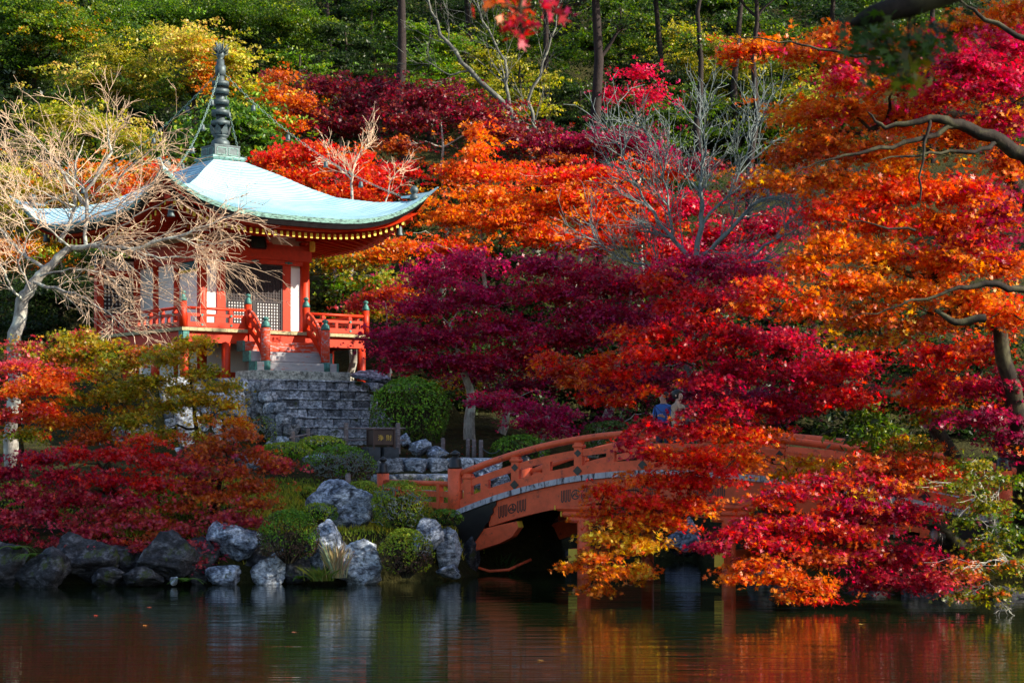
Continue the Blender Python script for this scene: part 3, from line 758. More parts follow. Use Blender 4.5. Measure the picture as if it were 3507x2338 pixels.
for w in (0.0, BW):
    m = MB(); rr = random.Random(8); n = 42
    for k in range(n):
        s0, s1 = BL * k / n, BL * (k + 1) / n - .014; g = rr.uniform(.75, 1.1)
        j = rr.uniform(-.012, .012)
        m.sweep([bp(s0, w + (.16 if w == 0 else -.16) + j, -.055), bp(s1, w + (.16 if w == 0 else -.16) + j, -.055)], .42, .125, BWV, (g, g, g))
    m.build('deck_edge_planks', PLANK_GREY, BR)
    wg = .14 if w == 0 else BW - .14
    m = MB(); gs = [s for s in ss if s >= .9 and s <= BL - .9]
    m.sweep([bp(s, wg, -.125 - .26) for s in gs], .22, .52, BWV); gd = m.build('girder', BRIDGE_RED, BR)
    # black sheathing on both girder ends with a scalloped edge
    for e in (0, 1):
        m = MB(); sg = (lambda s: s) if e == 0 else (lambda s: BL - s)
        pts = [(.05, -.13), (1.12, -.13), (1.11, -.22), (1.03, -.27), (1.05, -.36), (.97, -.42), (.95, -.52), (.86, -.58), (.80, -.66), (.6, -.86), (.05, -.98)]
        vs_ = []
        for off in (-.16, .16):
            for (s, dz) in pts: vs_.append(B0 + BU * sg(s) + BWV * (wg + off) + Vector((0, 0, bz(sg(s)) + dz)))
        n = len(pts); fs = [list(range(n)), [n + i for i in range(n)][::-1]] + [[i, n + i, n + (i + 1) % n, (i + 1) % n] for i in range(n)]
        m.add(vs_, fs); m.build('girder_sheath', BLACK, gd)
        m = MB(); c0 = [(.15, -.94), (1.15, -.70), (1.62, -.60), (1.66, -.74), (1.5, -.95), (1.2, -1.10), (.15, -1.42)]
        vs_ = []
        for off in (-.13, .13):
            for (s, dz) in c0: vs_.append(B0 + BU * sg(s) + BWV * (wg + off) + Vector((0, 0, bz(sg(.6)) + .2 + dz)))
        n = len(c0); fs = [list(range(n)), [n + i for i in range(n)][::-1]] + [[i, n + i, n + (i + 1) % n, (i + 1) % n] for i in range(n)]
        m.add(vs_, fs); cb = m.build('corbel', BRIDGE_RED, BR)
        m = MB(); m.add([vs_[2] - BWV * .004 + BU * (.006 if e == 0 else -.006), vs_[3] - BWV * .004 + BU * (.006 if e == 0 else -.006), vs_[n + 3] + BWV * .004 + BU * (.006 if e == 0 else -.006), vs_[n + 2] + BWV * .004 + BU * (.006 if e == 0 else -.006)], [[0, 1, 2, 3]]); m.build('corbel_end', YELLOW, cb)
    # railing
    rl = empty('railing', (0, 0, 0), 0, BR)
    wr = .16 if w == 0 else BW - .16
    rs = [.16 + (BL - .32) * i / 40 for i in range(41)]
    m = MB(); m.sweep([bp(s, wr, .115) for s in rs], .17, .21, BWV); m.build('bottom_rail', BRIDGE_RED, rl)
    m = MB(); m.sweep([bp(s, wr, .50) for s in rs], .11, .155, BWV); m.build('mid_rail', BRIDGE_RED, rl)
    m = MB(); m.tube([bp(s, wr, .805) for s in rs], .078, 12); m.build('top_rail', BRIDGE_RED, rl)
    nb = 8; rot = Matrix.Rotation(-BAL, 3, 'Z')
    for k in range(nb + 1):
        s = .34 if k == 0 else (BL - .34 if k == nb else BL * k / nb)
        c = bp(s, wr)
        m = MB(); m.box(c + Vector((0, 0, .41)), (.19, .15, .62), rot); m.box(c + Vector((0, 0, .655)), (.26, .20, .07), rot, bevel=.02); m.box(c + Vector((0, 0, .715)), (.17, .16, .05), rot)
        bl = m.build('baluster', BRIDGE_RED, rl)
        if 0 < k < nb:
            sgn = -1 if w == 0 else 1
            for dz in (.115, .50):
                m = MB()
                q = .085 if dz > .3 else .105
                fc = c + BWV * sgn * (.088 if dz < .3 else .066) + Vector((0, 0, dz))
                m.slab([(-q, 0), (0, -q), (q, 0), (0, q)], fc, BU, (0, 0, 1), .02 if sgn < 0 else -.02); m.build('diamond_plate', BLACK, rl)
    for k in range(nb):
        s = BL * (k + .5) / nb; c = bp(s, wr)
        m = MB(); m.box(c + Vector((0, 0, .31)), (.19, .13, .30), rot); m.build('short_baluster', BRIDGE_RED, rl)
    for s in (0.0, BL):
        c = bp(s, wr); m = MB(); m.tube([c - Vector((0, 0, .25)), c + Vector((0, 0, .98))], .172, 20); ep = m.build('end_post', BRIDGE_RED, BR)
        m = MB(); m.lathe([(.155, 0), (.158, .05), (.148, .06), (.15, .12), (.138, .135), (.14, .19), (.10, .25), (.065, .27), (.06, .285), (.105, .31), (.12, .335), (.10, .37), (.04, .405), (.004, .42)], c + Vector((0, 0, .98)), 18); m.build('post_cap', BLACK, ep)
# crests on the near girder face
def crest(s):
    m = MB(); c = bp(s, .028, -.40); t = (bp(s + .1, 0) - bp(s - .1, 0)).normalized(); u = t; v = BWV.cross(t) * -1
    v = Vector((0, 0, 1))
    for sd in (-1, 1):
        for k in range(3):
            x = sd * (.158 + .082 * k)
            m.strip([(x - .022, .13), (x - .022, -.10), (x, -.135), (x + .022, -.10), (x + .022, .13)], .018, c, u, v, .008)
    n = 16; m.strip([(.098 * math.cos(i * 2 * math.pi / n), .098 * math.sin(i * 2 * math.pi / n)) for i in range(n + 1)], .022, c, u, v, .008)
    for j in range(3):
        a0 = j * 2.094; m.strip([(r0 * math.cos(a0 + r0 * 22), r0 * math.sin(a0 + r0 * 22)) for r0 in (.012, .028, .045, .06, .07)], .030, c, u, v, .008)
    m.build('crest', BLACK, BR)
for s in (1.5, 3.05, 4.6, 6.15, 7.7, 9.25, 10.8): crest(s)
# piers standing in the pond
for s in (3.2, 6.55, 9.8):
    pr = empty('pier', (0, 0, 0), 0, BR)
    for w in (.14, BW - .14):
        c = B0 + BU * s + BWV * w
        m = MB(); m.tube([c + Vector((0, 0, -1.15)), c + Vector((0, 0, bz(s) - .95))], .15, 16); m.build('pier_leg', BRIDGE_RED, pr)
        m = MB(); sgn = -1
        for k, (L, z) in enumerate(((1.3, -.72), (1.0, -.86), (.7, -.98))): m.box(c + Vector((0, 0, bz(s) + z)), (L, .26 + .01 * k, .135), Matrix.Rotation(-BAL, 3, 'Z'), bevel=.05)
        bk = m.build('pier_bracket', BRIDGE_RED, pr)
        for k, (L, z) in enumerate(((1.3, -.72), (1.0, -.86), (.7, -.98))):
            for q in (-1, 1):
                m = MB(); m.box(c + BU * q * (L / 2 + .004) + Vector((0, 0, bz(s) + z)), (.03, .25, .12), Matrix.Rotation(-BAL, 3, 'Z'), bevel=.012); m.build('bracket_end', YELLOW, pr)
    m = MB(); m.sweep([B0 + BU * s + BWV * -.45 + Vector((0, 0, .52)), B0 + BU * s + BWV * (BW + .45) + Vector((0, 0, .52))], .20, .30, BU); tb = m.build('tie_beam', BRIDGE_RED, pr)
    m = MB(); m.sweep([B0 + BU * s + BWV * -.47 + Vector((0, 0, .52)), B0 + BU * s + BWV * -.452 + Vector((0, 0, .52))], .204, .304, BU); m.build('tie_beam_end', YELLOW, pr)
# water pipe below the girder end
m = MB(); m.tube([bp(.2, .3, -1.0), bp(.35, .3, -1.35), bp(.8, .3, -1.62), bp(1.25, .35, -1.72), bp(1.6, .8, -1.6)], .035, 8); m.build('drain_pipe', BRIDGE_RED, BR)
# wing fence running back to the left from the near end post
wf = empty('wing_railing', (0, 0, 0), 0, BR)
e0 = bp(0, .16); e1 = P(383, 500, 46.8); e1.z = e0.z + .02
d = (e1 - e0); d.z = 0; L = d.length; d.normalize(); base = Vector((e0.x, e0.y, 1.44))
for (z, kind) in ((.10, 0), (.36, 0), (.60, 1)):
    m = MB(); a, b_ = base + d * .15 + Vector((0, 0, z)), base + d * (L - .1) + Vector((0, 0, z))
    if kind: m.tube([a, b_], .06, 10)
    else: m.sweep([a, b_], .10, .13)
    m.build('wing_rail', BRIDGE_RED, wf)
for t in (.2, .5, .8):
    m = MB(); m.box(base + d * L * t + Vector((0, 0, .32)), (.14, .12, .62), Matrix.Rotation(math.atan2(d.y, d.x), 3, 'Z')); m.build('wing_baluster', BRIDGE_RED, wf)
m = MB(); c = base + d * L; m.tube([c - Vector((0, 0, .3)), c + Vector((0, 0, .80))], .15, 18); o = m.build('wing_post', BRIDGE_RED, BR)
m = MB(); m.lathe([(.135, 0), (.138, .05), (.128, .06), (.13, .12), (.118, .135), (.12, .19), (.09, .25), (.055, .27), (.05, .285), (.09, .31), (.105, .335), (.08, .37), (.03, .405), (.004, .42)], c + Vector((0, 0, .80)), 16); m.build('wing_post_cap', BLACK, o)

# ------------------------------------------------------------------ trees: leaves, limbs
STAR = []
for ang, ln in ((-128, .30), (-100, .62), (-74, .30), (-48, .88), (-22, .34), (0, 1.05), (22, .34), (48, .88), (74, .30), (100, .62), (128, .30)):
    STAR.append((math.sin(R(ang)) * ln, math.cos(R(ang)) * ln))
TRI3 = [(-.1, -.3), (-.75, .35), (-.22, .3), (0, 1.0), (.22, .3), (.75, .35), (.1, -.3)]
RHOMB = [(0, -.6), (-.42, .05), (0, .85), (.42, .05)]
OVAL = [(0, -.8), (-.3, -.25), (-.28, .35), (0, .9), (.28, .35), (.3, -.25)]
SHAPES = {'star': np.array(STAR), 'tri': np.array(TRI3), 'rhomb': np.array(RHOMB), 'oval': np.array(OVAL)}

def leaf_mesh(name, pos, nrm, size, col, shape, rng, mat, parent=None):
    """one mesh of many small flat leaves; pos, nrm (n, 3), size (n,), col (n, 3)"""
    sh = SHAPES[shape]; n = len(pos); k = len(sh)
    nrm = nrm / np.maximum(np.linalg.norm(nrm, axis=1, keepdims=True), 1e-6)
    ref = rng.normal(size=(n, 3)); ref[:, 2] -= 0.5
    u = np.cross(nrm, ref); u /= np.maximum(np.linalg.norm(u, axis=1, keepdims=True), 1e-6)
    v = np.cross(nrm, u)
    curl = rng.uniform(-.25, .25, size=(n, 1, 1))
    sx = sh[None, :, 0, None]; sy = sh[None, :, 1, None]
    co = pos[:, None, :] + size[:, None, None] * (u[:, None, :] * sx + v[:, None, :] * sy + nrm[:, None, :] * curl * (sx * sx + sy * sy))
    me = bpy.data.meshes.new(name)
    me.vertices.add(n * k); me.vertices.foreach_set('co', co.reshape(-1).astype(np.float32))
    me.loops.add(n * k); me.loops.foreach_set('vertex_index', np.arange(n * k, dtype=np.int32))
    me.polygons.add(n); me.polygons.foreach_set('loop_start', np.arange(0, n * k, k, dtype=np.int32)); me.polygons.foreach_set('loop_total', np.full(n, k, dtype=np.int32))
    at = me.attributes.new('Col', 'FLOAT_COLOR', 'FACE')
    c4 = np.ones((n, 4), np.float32); c4[:, :3] = col; at.data.foreach_set('color', c4.reshape(-1))
    me.update()
    return link_mesh(name, me, mat, parent)

# leaf colours (linear)
PAL = {
 'red':     [((.68, .018, .016), 5), ((.50, .012, .024), 3), ((.72, .055, .014), 2)],
 'redor': [((.78, .085, .014), 4), ((.74, .17, .016), 3), ((.68, .022, .016), 3)],
 'crimson': [((.40, .008, .040), 5), ((.28, .007, .045), 3), ((.54, .014, .026), 2)],
 'magenta': [((.44, .012, .085), 5), ((.34, .012, .085), 3), ((.54, .018, .055), 2)],
 'pinkred': [((.62, .018, .07), 5), ((.56, .014, .03), 3), ((.5, .02, .11), 2)],
 'maroon':  [((.22, .018, .032), 4), ((.15, .014, .032), 4), ((.26, .04, .020), 2)],
 'purple': [((.26, .010, .06), 4), ((.36, .014, .05), 3), ((.18, .012, .05), 2)],
 'orange': [((.74, .22, .014), 4), ((.76, .145, .014), 4), ((.70, .33, .024), 2)],
 'orangered': [((.76, .12, .012), 4), ((.74, .20, .014), 3), ((.66, .05, .014), 2)],
 'gold': [((.80, .46, .03), 5), ((.78, .33, .02), 3), ((.72, .54, .04), 2)],
 'rust': [((.52, .11, .022), 4), ((.42, .075, .028), 3), ((.60, .18, .024), 2)],
 'rose':    [((.56, .07, .09), 4), ((.46, .05, .10), 3), ((.62, .10, .08), 2)],  # lightened to imitate sky light caught by the leaves
 'olive': [((.36, .28, .024), 4), ((.50, .28, .02), 2), ((.22, .24, .02), 3)],
 'olivedark': [((.20, .19, .016), 5), ((.12, .16, .014), 4), ((.34, .24, .018), 2)],
 'yellowgreen': [((.40, .37, .035), 5), ((.54, .44, .07), 3), ((.18, .24, .02), 3)],
 'yellowpink': [((.62, .50, .09), 5), ((.68, .42, .12), 3), ((.40, .42, .04), 2)],
 'green':   [((.075, .145, .012), 5), ((.035, .075, .012), 4), ((.17, .21, .018), 2)],
 'brightgreen': [((.11, .22, .016), 5), ((.06, .13, .014), 3), ((.22, .28, .025), 2)],
 'darkgreen': [((.025, .052, .012), 5), ((.016, .034, .010), 4), ((.05, .08, .015), 2)],
 'glossy': [((.09, .20, .018), 5), ((.05, .12, .016), 3), ((.24, .34, .03), 2)],
 'greenorange': [((.24, .28, .02), 4), ((.56, .26, .02), 3), ((.14, .20, .016), 3)],
}
def pick(pal, n, rng):
    p = PAL[pal]; w = np.array([x[1] for x in p], float); w /= w.sum()
    return np.array([x[0] for x in p])[rng.choice(len(p), n, p=w)]

def pads_to_leaves(pads, leaf, rng, dens=1.0, flat=0.16, layer=1.0):
    """pads: (centre, (rx, ry, rz), palette, amount). Leaves gather in flat sprays that fill the pads and run into one another."""
    PO, NO, SZ, CO, TW = [], [], [], [], []
    C = np.array([p[0] for p in pads]); RD = np.array([p[1] for p in pads])
    for (c, rad, pal, amt) in pads:
        c = np.array(c); rad = np.array(rad)
        area = math.pi * rad[0] * max(rad[2], .12)
        sr = np.clip(.34 * (rad[0] * max(rad[2], .2)) ** .5, 2.4 * leaf, 1.2)     # spray radius
        ns = min(max(4, int(amt * dens * 2.9 * area / (sr * sr * .55))), 330)
        d = rng.normal(size=(ns, 3)); d /= np.linalg.norm(d, axis=1, keepdims=True)
        rr = np.abs(rng.normal(0, .62, ns)) + .08
        sc = c + d * rad * np.minimum(rr, 1.75)[:, None]
        TW.append((c, sc[:: max(1, ns // 9)], rad))
        # each spray takes the colours of the pads around it
        q2 = (((sc[:, None, :] - C[None]) / (RD[None] * 1.6 + .08)) ** 2).sum(-1)
        wt = np.exp(-q2 * 1.6) + 1e-9; wt /= wt.sum(1, keepdims=True); cum = wt.cumsum(1)
        who = (cum < rng.uniform(0, 1, (ns, 1))).sum(1).clip(0, len(pads) - 1)
        base = np.stack([pick(pads[w][2], 1, rng)[0] for w in who]); bv = np.exp(rng.normal(0, .22, ns))
        for i in range(ns):
            r_ = sr * rng.uniform(.5, 1.3)
            m = min(max(6, int(amt * dens * 1.45 * r_ * r_ / (leaf * leaf))), 260)
            th = rng.uniform(0, 2 * math.pi, m); q = np.sqrt(rng.uniform(0, 1, m)) * r_
            tilt = d[i] * .22 + rng.normal(0, .14, 3); n0 = np.array([tilt[0], tilt[1], 1.0])
            x, y = q * np.cos(th) * 1.25, q * np.sin(th) * rng.uniform(.5, 1)
            a0 = rng.uniform(0, math.pi); ca, sa = math.cos(a0), math.sin(a0)
            x, y = x * ca - y * sa, x * sa + y * ca
            z = -(n0[0] * x + n0[1] * y) - .32 * q * q / r_ + rng.normal(0, flat * r_, m)
            PO.append(sc[i] + np.stack([x, y, z], 1))
            NO.append(n0 + rng.normal(0, .75, (m, 3)))
            SZ.append(leaf * rng.uniform(.55, 1.15, m))
            other = pick(pads[who[i]][2], m, rng); k = (rng.uniform(0, 1, (m, 1)) < .35)
            CO.append(np.clip(np.where(k, other, base[i]) * bv[i] * np.exp(rng.normal(0, .2, (m, 1))), 0, .85))
    return np.concatenate(PO), np.concatenate(NO), np.concatenate(SZ), np.concatenate(CO), TW

def wob(p0, p1, n, amp, rng, sag=0.0):
    p0, p1 = Vector(p0), Vector(p1); L = (p1 - p0).length; out = []
    ph = [rng.uniform(0, 6.28) for _ in range(4)]
    for i in range(n + 1):
        t = i / n; e = math.sin(math.pi * t)
        p = p0.lerp(p1, t)
        p += Vector((math.sin(ph[0] + t * 7), math.sin(ph[1] + t * 6), math.sin(ph[2] + t * 8))) * (amp * L * e)
        p.z += sag * L * e
        out.append(p)
    return out

TREE_SEED = [100]
def tree(name, label, group, trunk, r0, pads, leaf, shape, bark, dens=1.0, mat=None, cat='tree', twigs=True, limb_r=.35, flat=.16, limbs=()):
    """trunk: list of world points. pads: (px, py, rx, ry, depth, depth radius, palette, amount) in photo pixels and metres"""
    TREE_SEED[0] += 1; rng = np.random.default_rng(TREE_SEED[0]); pr = random.Random(TREE_SEED[0])
    wp = []
    for p in pads:
        px, py, rx, ry, d, rd, pal = p[:7]; amt = p[7] if len(p) > 7 else 1.0
        wp.append((tuple(P(px, py, d)), (M(rx, d), rd, M(ry, d)), pal, amt))
    base = Vector(trunk[0])
    root = thing(name, label, cat, base, 0, group)
    PO, NO, SZ, CO, TW = pads_to_leaves(wp, leaf, rng, dens, flat)
    PO = PO - np.array(base)
    keep = (PO[:, 2] + base.z) > .12
    leaf_mesh('crown', PO[keep], NO[keep], SZ[keep], CO[keep], shape, rng, mat or LEAF, root)
    mb_ = MB(); tr = [Vector(p) - base for p in trunk]; n = len(tr)
    dense = []
    for i in range(n - 1):
        seg = wob(tr[i], tr[i + 1], 4, .03, pr)
        dense += seg if i == 0 else seg[1:]
    nd = len(dense); rad = [max(.012, r0 * (1 - .80 * i / (nd - 1))) for i in range(nd)]
    mb_.tube(dense, rad, 8)
    net = [(q, rad[i], 0.0) for i, q in enumerate(dense) if i > nd * .2]
    tv = [Vector(c) - base for c, _, _ in TW]
    order = sorted(range(len(TW)), key=lambda k: min((tv[k] - q[0]).length for q in net))
    for k0 in order:
        c = tv[k0]
        q, rq, _ = min(net, key=lambda e: (e[0] - c).length * (1.0 + (.6 if e[0].z > c.z + .25 else 0)) + e[2] * .25)
        rl = max(.012, min(rq * .72, limb_r * r0))
        pts = wob(q, c, 7, .06, pr, .06); rr2 = [max(.009, rl * (1 - .72 * k / 7)) for k in range(8)]
        mb_.tube(pts, rr2, 5, cap=False)
        L0 = (c - q).length
        net += [(pts[k], rr2[k], L0 * k / 7) for k in (3, 5, 7)]
        if twigs:
            for s_ in TW[k0][1]:
                s_ = Vector(s_) - base; st = pts[pr.randint(3, 7)]
                tw = wob(st, s_, 5, .06, pr, .03); mb_.tube(tw, [max(.005, rl * .3 * (1 - .8 * k / 5)) for k in range(6)], 4, cap=False)
    for lb in limbs:
        q = [P(*e[:3]) - base for e in lb]; dn, dr = [], []
        for i in range(len(q) - 1):
            sg_ = wob(q[i], q[i + 1], 4, .05, pr)
            for k in range(4): dn.append(sg_[k]); dr.append(lb[i][3] + (lb[i + 1][3] - lb[i][3]) * k / 4)
        mb_.tube(dn + [q[-1]], dr + [lb[-1][3]], 6, cap=False)
    mb_.build('trunk', bark, root)
    return root

# ---- hillside wood behind everything
GW = 'trees on the hillside behind the temple hall'
def hill_tree(label, px, d, pads, leaf=.105, shape='rhomb', bark=BARK_DARK, r0=.22, dens=1.5, lean=0, mat=None, name='hillside_tree', top=None):
    x = (px - 512) / F * d; z = gz(x, d) - .3
    ty = top if top is not None else min(p[1] for p in pads)
    t = P(px + lean, ty, d)
    mid = Vector((x, d, z)).lerp(t, .5) + Vector((M(lean * .2, d), .2, 0))
    return tree(name, label, GW, [(x, d, z), mid, t], r0, pads, leaf, shape, bark, dens, mat, flat=.10)

hill_tree('green and orange maple filling the top left corner', 35, 88, [(30, 15, 60, 32, 88, 2.5, 'green'), (45, 22, 50, 30, 87, 2, 'brightgreen'), (75, 35, 35, 22, 86, 1.5, 'greenorange'), (20, 60, 50, 25, 88, 2, 'darkgreen')])
hill_tree('dark green tree in the shade at the left edge of the hillside', 15, 92, [(20, 75, 60, 30, 92, 3, 'darkgreen'), (0, 110, 60, 30, 91, 3, 'darkgreen'), (70, 100, 50, 25, 92, 3, 'green', .6)])
hill_tree('yellow-green layered maple left of the spire tip', 120, 84, [(115, 55, 40, 18, 84, 2, 'yellowgreen'), (95, 78, 45, 14, 83.5, 2, 'yellowpink'), (150, 72, 35, 14, 84, 2, 'yellowgreen'), (130, 92, 45, 12, 84, 2, 'green'), (150, 40, 45, 20, 85, 2, 'green')])
hill_tree('pale yellow-green maple right above the bare weeping tree', 95, 79, [(90, 128, 60, 16, 79, 2, 'yellowgreen'), (40, 150, 50, 12, 78.5, 2, 'green'), (130, 140, 45, 12, 79, 2, 'yellowpink'), (110, 160, 60, 14, 78, 2, 'green'), (60, 112, 45, 10, 79, 1.6, 'yellowgreen')])
hill_tree('yellow maple with an orange sprig beside the spire tip', 195, 82, [(190, 45, 38, 24, 82, 2, 'yellowpink'), (232, 55, 34, 18, 82, 2, 'yellowgreen'), (206, 70, 13, 20, 81, 1, 'orange'), (240, 85, 38, 14, 82, 2, 'yellowgreen'), (180, 84, 34, 14, 82, 2, 'green')])
hill_tree('leafy green tree at the top edge left of the spire', 240, 95, [(230, 14, 55, 22, 95, 3, 'green'), (170, 12, 50, 20, 95, 3, 'brightgreen'), (120, 20, 45, 22, 95, 3, 'green'), (290, 18, 45, 26, 95, 3, 'green')])
hill_tree('glossy evergreen tree directly behind the spire', 225, 73, [(235, 115, 40, 26, 73, 2, 'glossy'), (200, 140, 38, 22, 73, 2, 'glossy'), (262, 140, 36, 26, 73, 2, 'glossy'), (180, 165, 30, 14, 72, 1.6, 'green'), (240, 165, 40, 16, 73, 2, 'darkgreen')], .15, 'oval', mat=LEAF_GREEN)
hill_tree('orange and yellow maple behind the bare weeping tree', 60, 71, [(60, 190, 50, 18, 71, 2, 'yellowpink'), (105, 175, 45, 16, 71, 1.8, 'orange'), (25, 210, 40, 20, 71, 2, 'yellowgreen'), (130, 195, 35, 14, 70, 1.6, 'redor'), (30, 250, 50, 18, 70, 2, 'orange'), (80, 230, 45, 20, 70.5, 2, 'yellowgreen'), (10, 175, 30, 20, 71, 2, 'yellowgreen'), (165, 172, 26, 12, 70, 1, 'orangered')])
hill_tree('green shrub tree behind the left end of the veranda', 60, 68, [(40, 290, 60, 26, 68, 1.8, 'darkgreen'), (100, 300, 40, 26, 68.5, 1.5, 'darkgreen'), (20, 320, 50, 25, 67, 1.8, 'darkgreen'), (100, 255, 45, 14, 69, 1.4, 'green')])
for i, (px, py, rx, ry, d, pal, lab) in enumerate([
    (300, 45, 50, 30, 98, 'green', 'broad green tree at the top edge right of the spire'),
    (345, 60, 45, 28, 94, 'darkgreen', 'dark evergreen just left of the nearer cedar trunk'),
    (372, 40, 45, 28, 99, 'green', 'green tree at the top edge behind the nearer cedar trunk'),
    (440, 25, 48, 26, 104, 'darkgreen', 'dark conifer at the top edge between the two cedar trunks'),
    (500, 40, 50, 32, 106, 'green', 'green tree behind the hanging blurred red leaves'),
    (465, 70, 45, 24, 97, 'yellowgreen', 'yellow-lit leafy tree between the two cedar trunks'),
    (545, 70, 46, 30, 102, 'brightgreen', 'bright green tree just left of the farther cedar trunk'),
    (620, 35, 48, 32, 104, 'green', 'green tree at the top edge just right of the farther cedar trunk'),
    (690, 60, 50, 34, 103, 'yellowgreen', 'yellow-green tree between farther cedar trunk and right-hand maple'),
    (760, 50, 52, 36, 105, 'green', 'green tree behind the tip of the orange maple branch'),
    (740, 115, 48, 28, 96, 'darkgreen', 'dark green tree below the orange maple branch'),
    (840, 40, 60, 36, 108, 'darkgreen', 'dark green tree hidden behind the upper right maple'),
    (930, 50, 60, 40, 108, 'green', 'green tree behind the pink patch of the right maple'),
    (1000, 60, 60, 40, 108, 'darkgreen', 'dark green tree behind the right frame edge'),
    (690, 120, 44, 24, 94, 'green', 'green tree behind the silver bare tree'),
    (300, 85, 40, 18, 90, 'brightgreen', 'low bright green tree above the dull maroon maples'),
    (580, 120, 50, 22, 94, 'darkgreen', 'dark green tree behind the pinkish red maple'),
    (840, 130, 60, 36, 98, 'darkgreen', 'dark tree in the gap behind the orange maple'),
    (950, 170, 70, 40, 96, 'darkgreen', 'dark tree behind the upper limbs of the right maple'),
    (335, 15, 55, 34, 112, 'darkgreen', 'dark tree at the top edge above the dull maroon maple'), (385, 5, 55, 36, 110, 'darkgreen', 'dark tree at the top edge behind the nearer cedar'),
    (255, 70, 50, 30, 96, 'darkgreen', 'dark tree in the gap right of the spire tip'), (70, 95, 60, 34, 95, 'darkgreen', 'dark tree in the gap left of the layered maple'),
    (150, 110, 55, 30, 90, 'darkgreen', 'dark tree showing between the layered maples'), (480, 5, 60, 34, 110, 'darkgreen', 'dark tree at the top edge above the slanting bare tree'),
    (650, 95, 55, 34, 98, 'darkgreen', 'dark tree behind the pinkish red maple and silver twigs'), (420, 200, 60, 30, 76, 'darkgreen', 'dark shrubby tree in the gaps behind the flame orange maple'),
    (560, 165, 60, 30, 79, 'darkgreen', 'dark shrubby tree behind the dusky purple maple'), (330, 150, 60, 26, 79, 'darkgreen', 'dark shrubby tree behind the brilliant red maple'),
    (660, 200, 60, 34, 74, 'darkgreen', 'dark shrubby tree behind the red maple and silver twigs'),    (640, 130, 60, 34, 92, 'green', 'green tree behind the pinkish red maple'), (720, 80, 50, 34, 99, 'yellowgreen', 'yellow-green tree behind the top of the silver bare tree'), (770, 130, 50, 34, 95, 'green', 'green tree left of the orange maple foliage'),
    (430, 60, 50, 30, 95, 'brightgreen', 'bright green tree right of the nearer cedar trunk'), (520, 95, 50, 26, 93, 'yellowgreen', 'yellow-green tree above the dusky purple maple'), (800, 95, 50, 34, 96, 'yellowgreen', 'yellow-green tree peeping under the orange maple branch'),
    (500, 250, 70, 34, 72, 'darkgreen','dark shrubby tree behind the crimson purple maple')]):
    pads = [(px - 8, py, rx * .8, ry * .28, d, 2.4, pal), (px - 18, py + 22, rx * .7, ry * .26, d - 1, 2.2, pal, .9), (px + 20, py - 16, rx * .7, ry * .26, d + .5, 2.2, pal, .9), (px + 18, py + 12, rx * .6, ry * .24, d - .5, 2, pal, .9), (px + 8, py + 40, rx * .7, ry * .3, d - 1, 2, 'darkgreen', .9), (px - 10, py - 30, rx * .6, ry * .26, d + .5, 2, pal, .9)]
    hill_tree(lab, px, d, pads, .12, 'rhomb')
# farthest rows, low in contrast behind the rest
for i, (px, lab) in enumerate([(40, 'far dark conifer at the skyline left of the layered maple'), (170, 'far dark conifer at the skyline left of the spire'), (300, 'far dark conifer at the skyline right of the spire'), (430, 'far dark conifer at the skyline behind the nearer cedar'),
                               (560, 'far dark conifer at the skyline left of the farther cedar'), (680, 'far dark conifer at the skyline right of the farther cedar'), (800, 'far dark conifer at the skyline left of the dark blurred bough'), (930, 'far dark conifer at the skyline right of the dark blurred bough')]):
    hill_tree(lab, px, 124, [(px, -5, 80, 26, 124, 4, 'darkgreen'), (px + 20, 30, 75, 26, 123, 4, 'darkgreen'), (px - 10, 70, 80, 26, 122, 4, 'darkgreen'), (px, 110, 80, 24, 120, 4, 'darkgreen')], .24, 'rhomb', name='conifer')

for (px, lab) in [(20, 'high green tree at the skyline in the top left corner'), (110, 'high green tree at the skyline above the layered maple'), (230, 'high green tree at the skyline above the spire'), (360, 'high green tree at the skyline left of the nearer cedar'), (490, 'high green tree at the skyline above the hanging red sprig'), (610, 'high green tree at the skyline above the farther cedar'), (720, 'high green tree at the skyline above the slim sunlit cedar'), (850, 'high green tree at the skyline behind the dark bough')]:
    hill_tree(lab, px, 115, [(px, 2, 70, 12, 115, 3.5, 'green'), (px + 30, 22, 60, 10, 114, 3.2, 'darkgreen'), (px - 20, 40, 60, 10, 113, 3.2, 'green', .8), (px, -20, 60, 14, 116, 3.2, 'darkgreen')], .17, 'rhomb')
for (px, d, lab) in [(1085, 72, 'dark tree of the wood just past the right edge of the frame'), (1150, 84, 'green tree of the wood well past the right edge of the frame'), (1110, 102, 'high green tree past the right edge of the frame'), (1230, 96, 'high dark tree far past the right edge of the frame'), (-60, 74, 'green tree of the wood just past the left edge of the frame'), (-120, 90, 'green tree of the wood well past the left edge of the frame'), (-50, 108, 'high dark tree past the left edge of the frame')]:
    hill_tree(lab, px, d, [(px, 40, 60, 16, d, 3, 'green'), (px + 30, 90, 60, 16, d - 1, 3, 'darkgreen'), (px - 25, 140, 60, 16, d - 1, 3, 'green', .8), (px, 200, 60, 20, d - 1, 3, 'darkgreen'), (px + 15, 270, 60, 20, d - 1, 3, 'darkgreen')], .17, 'rhomb')
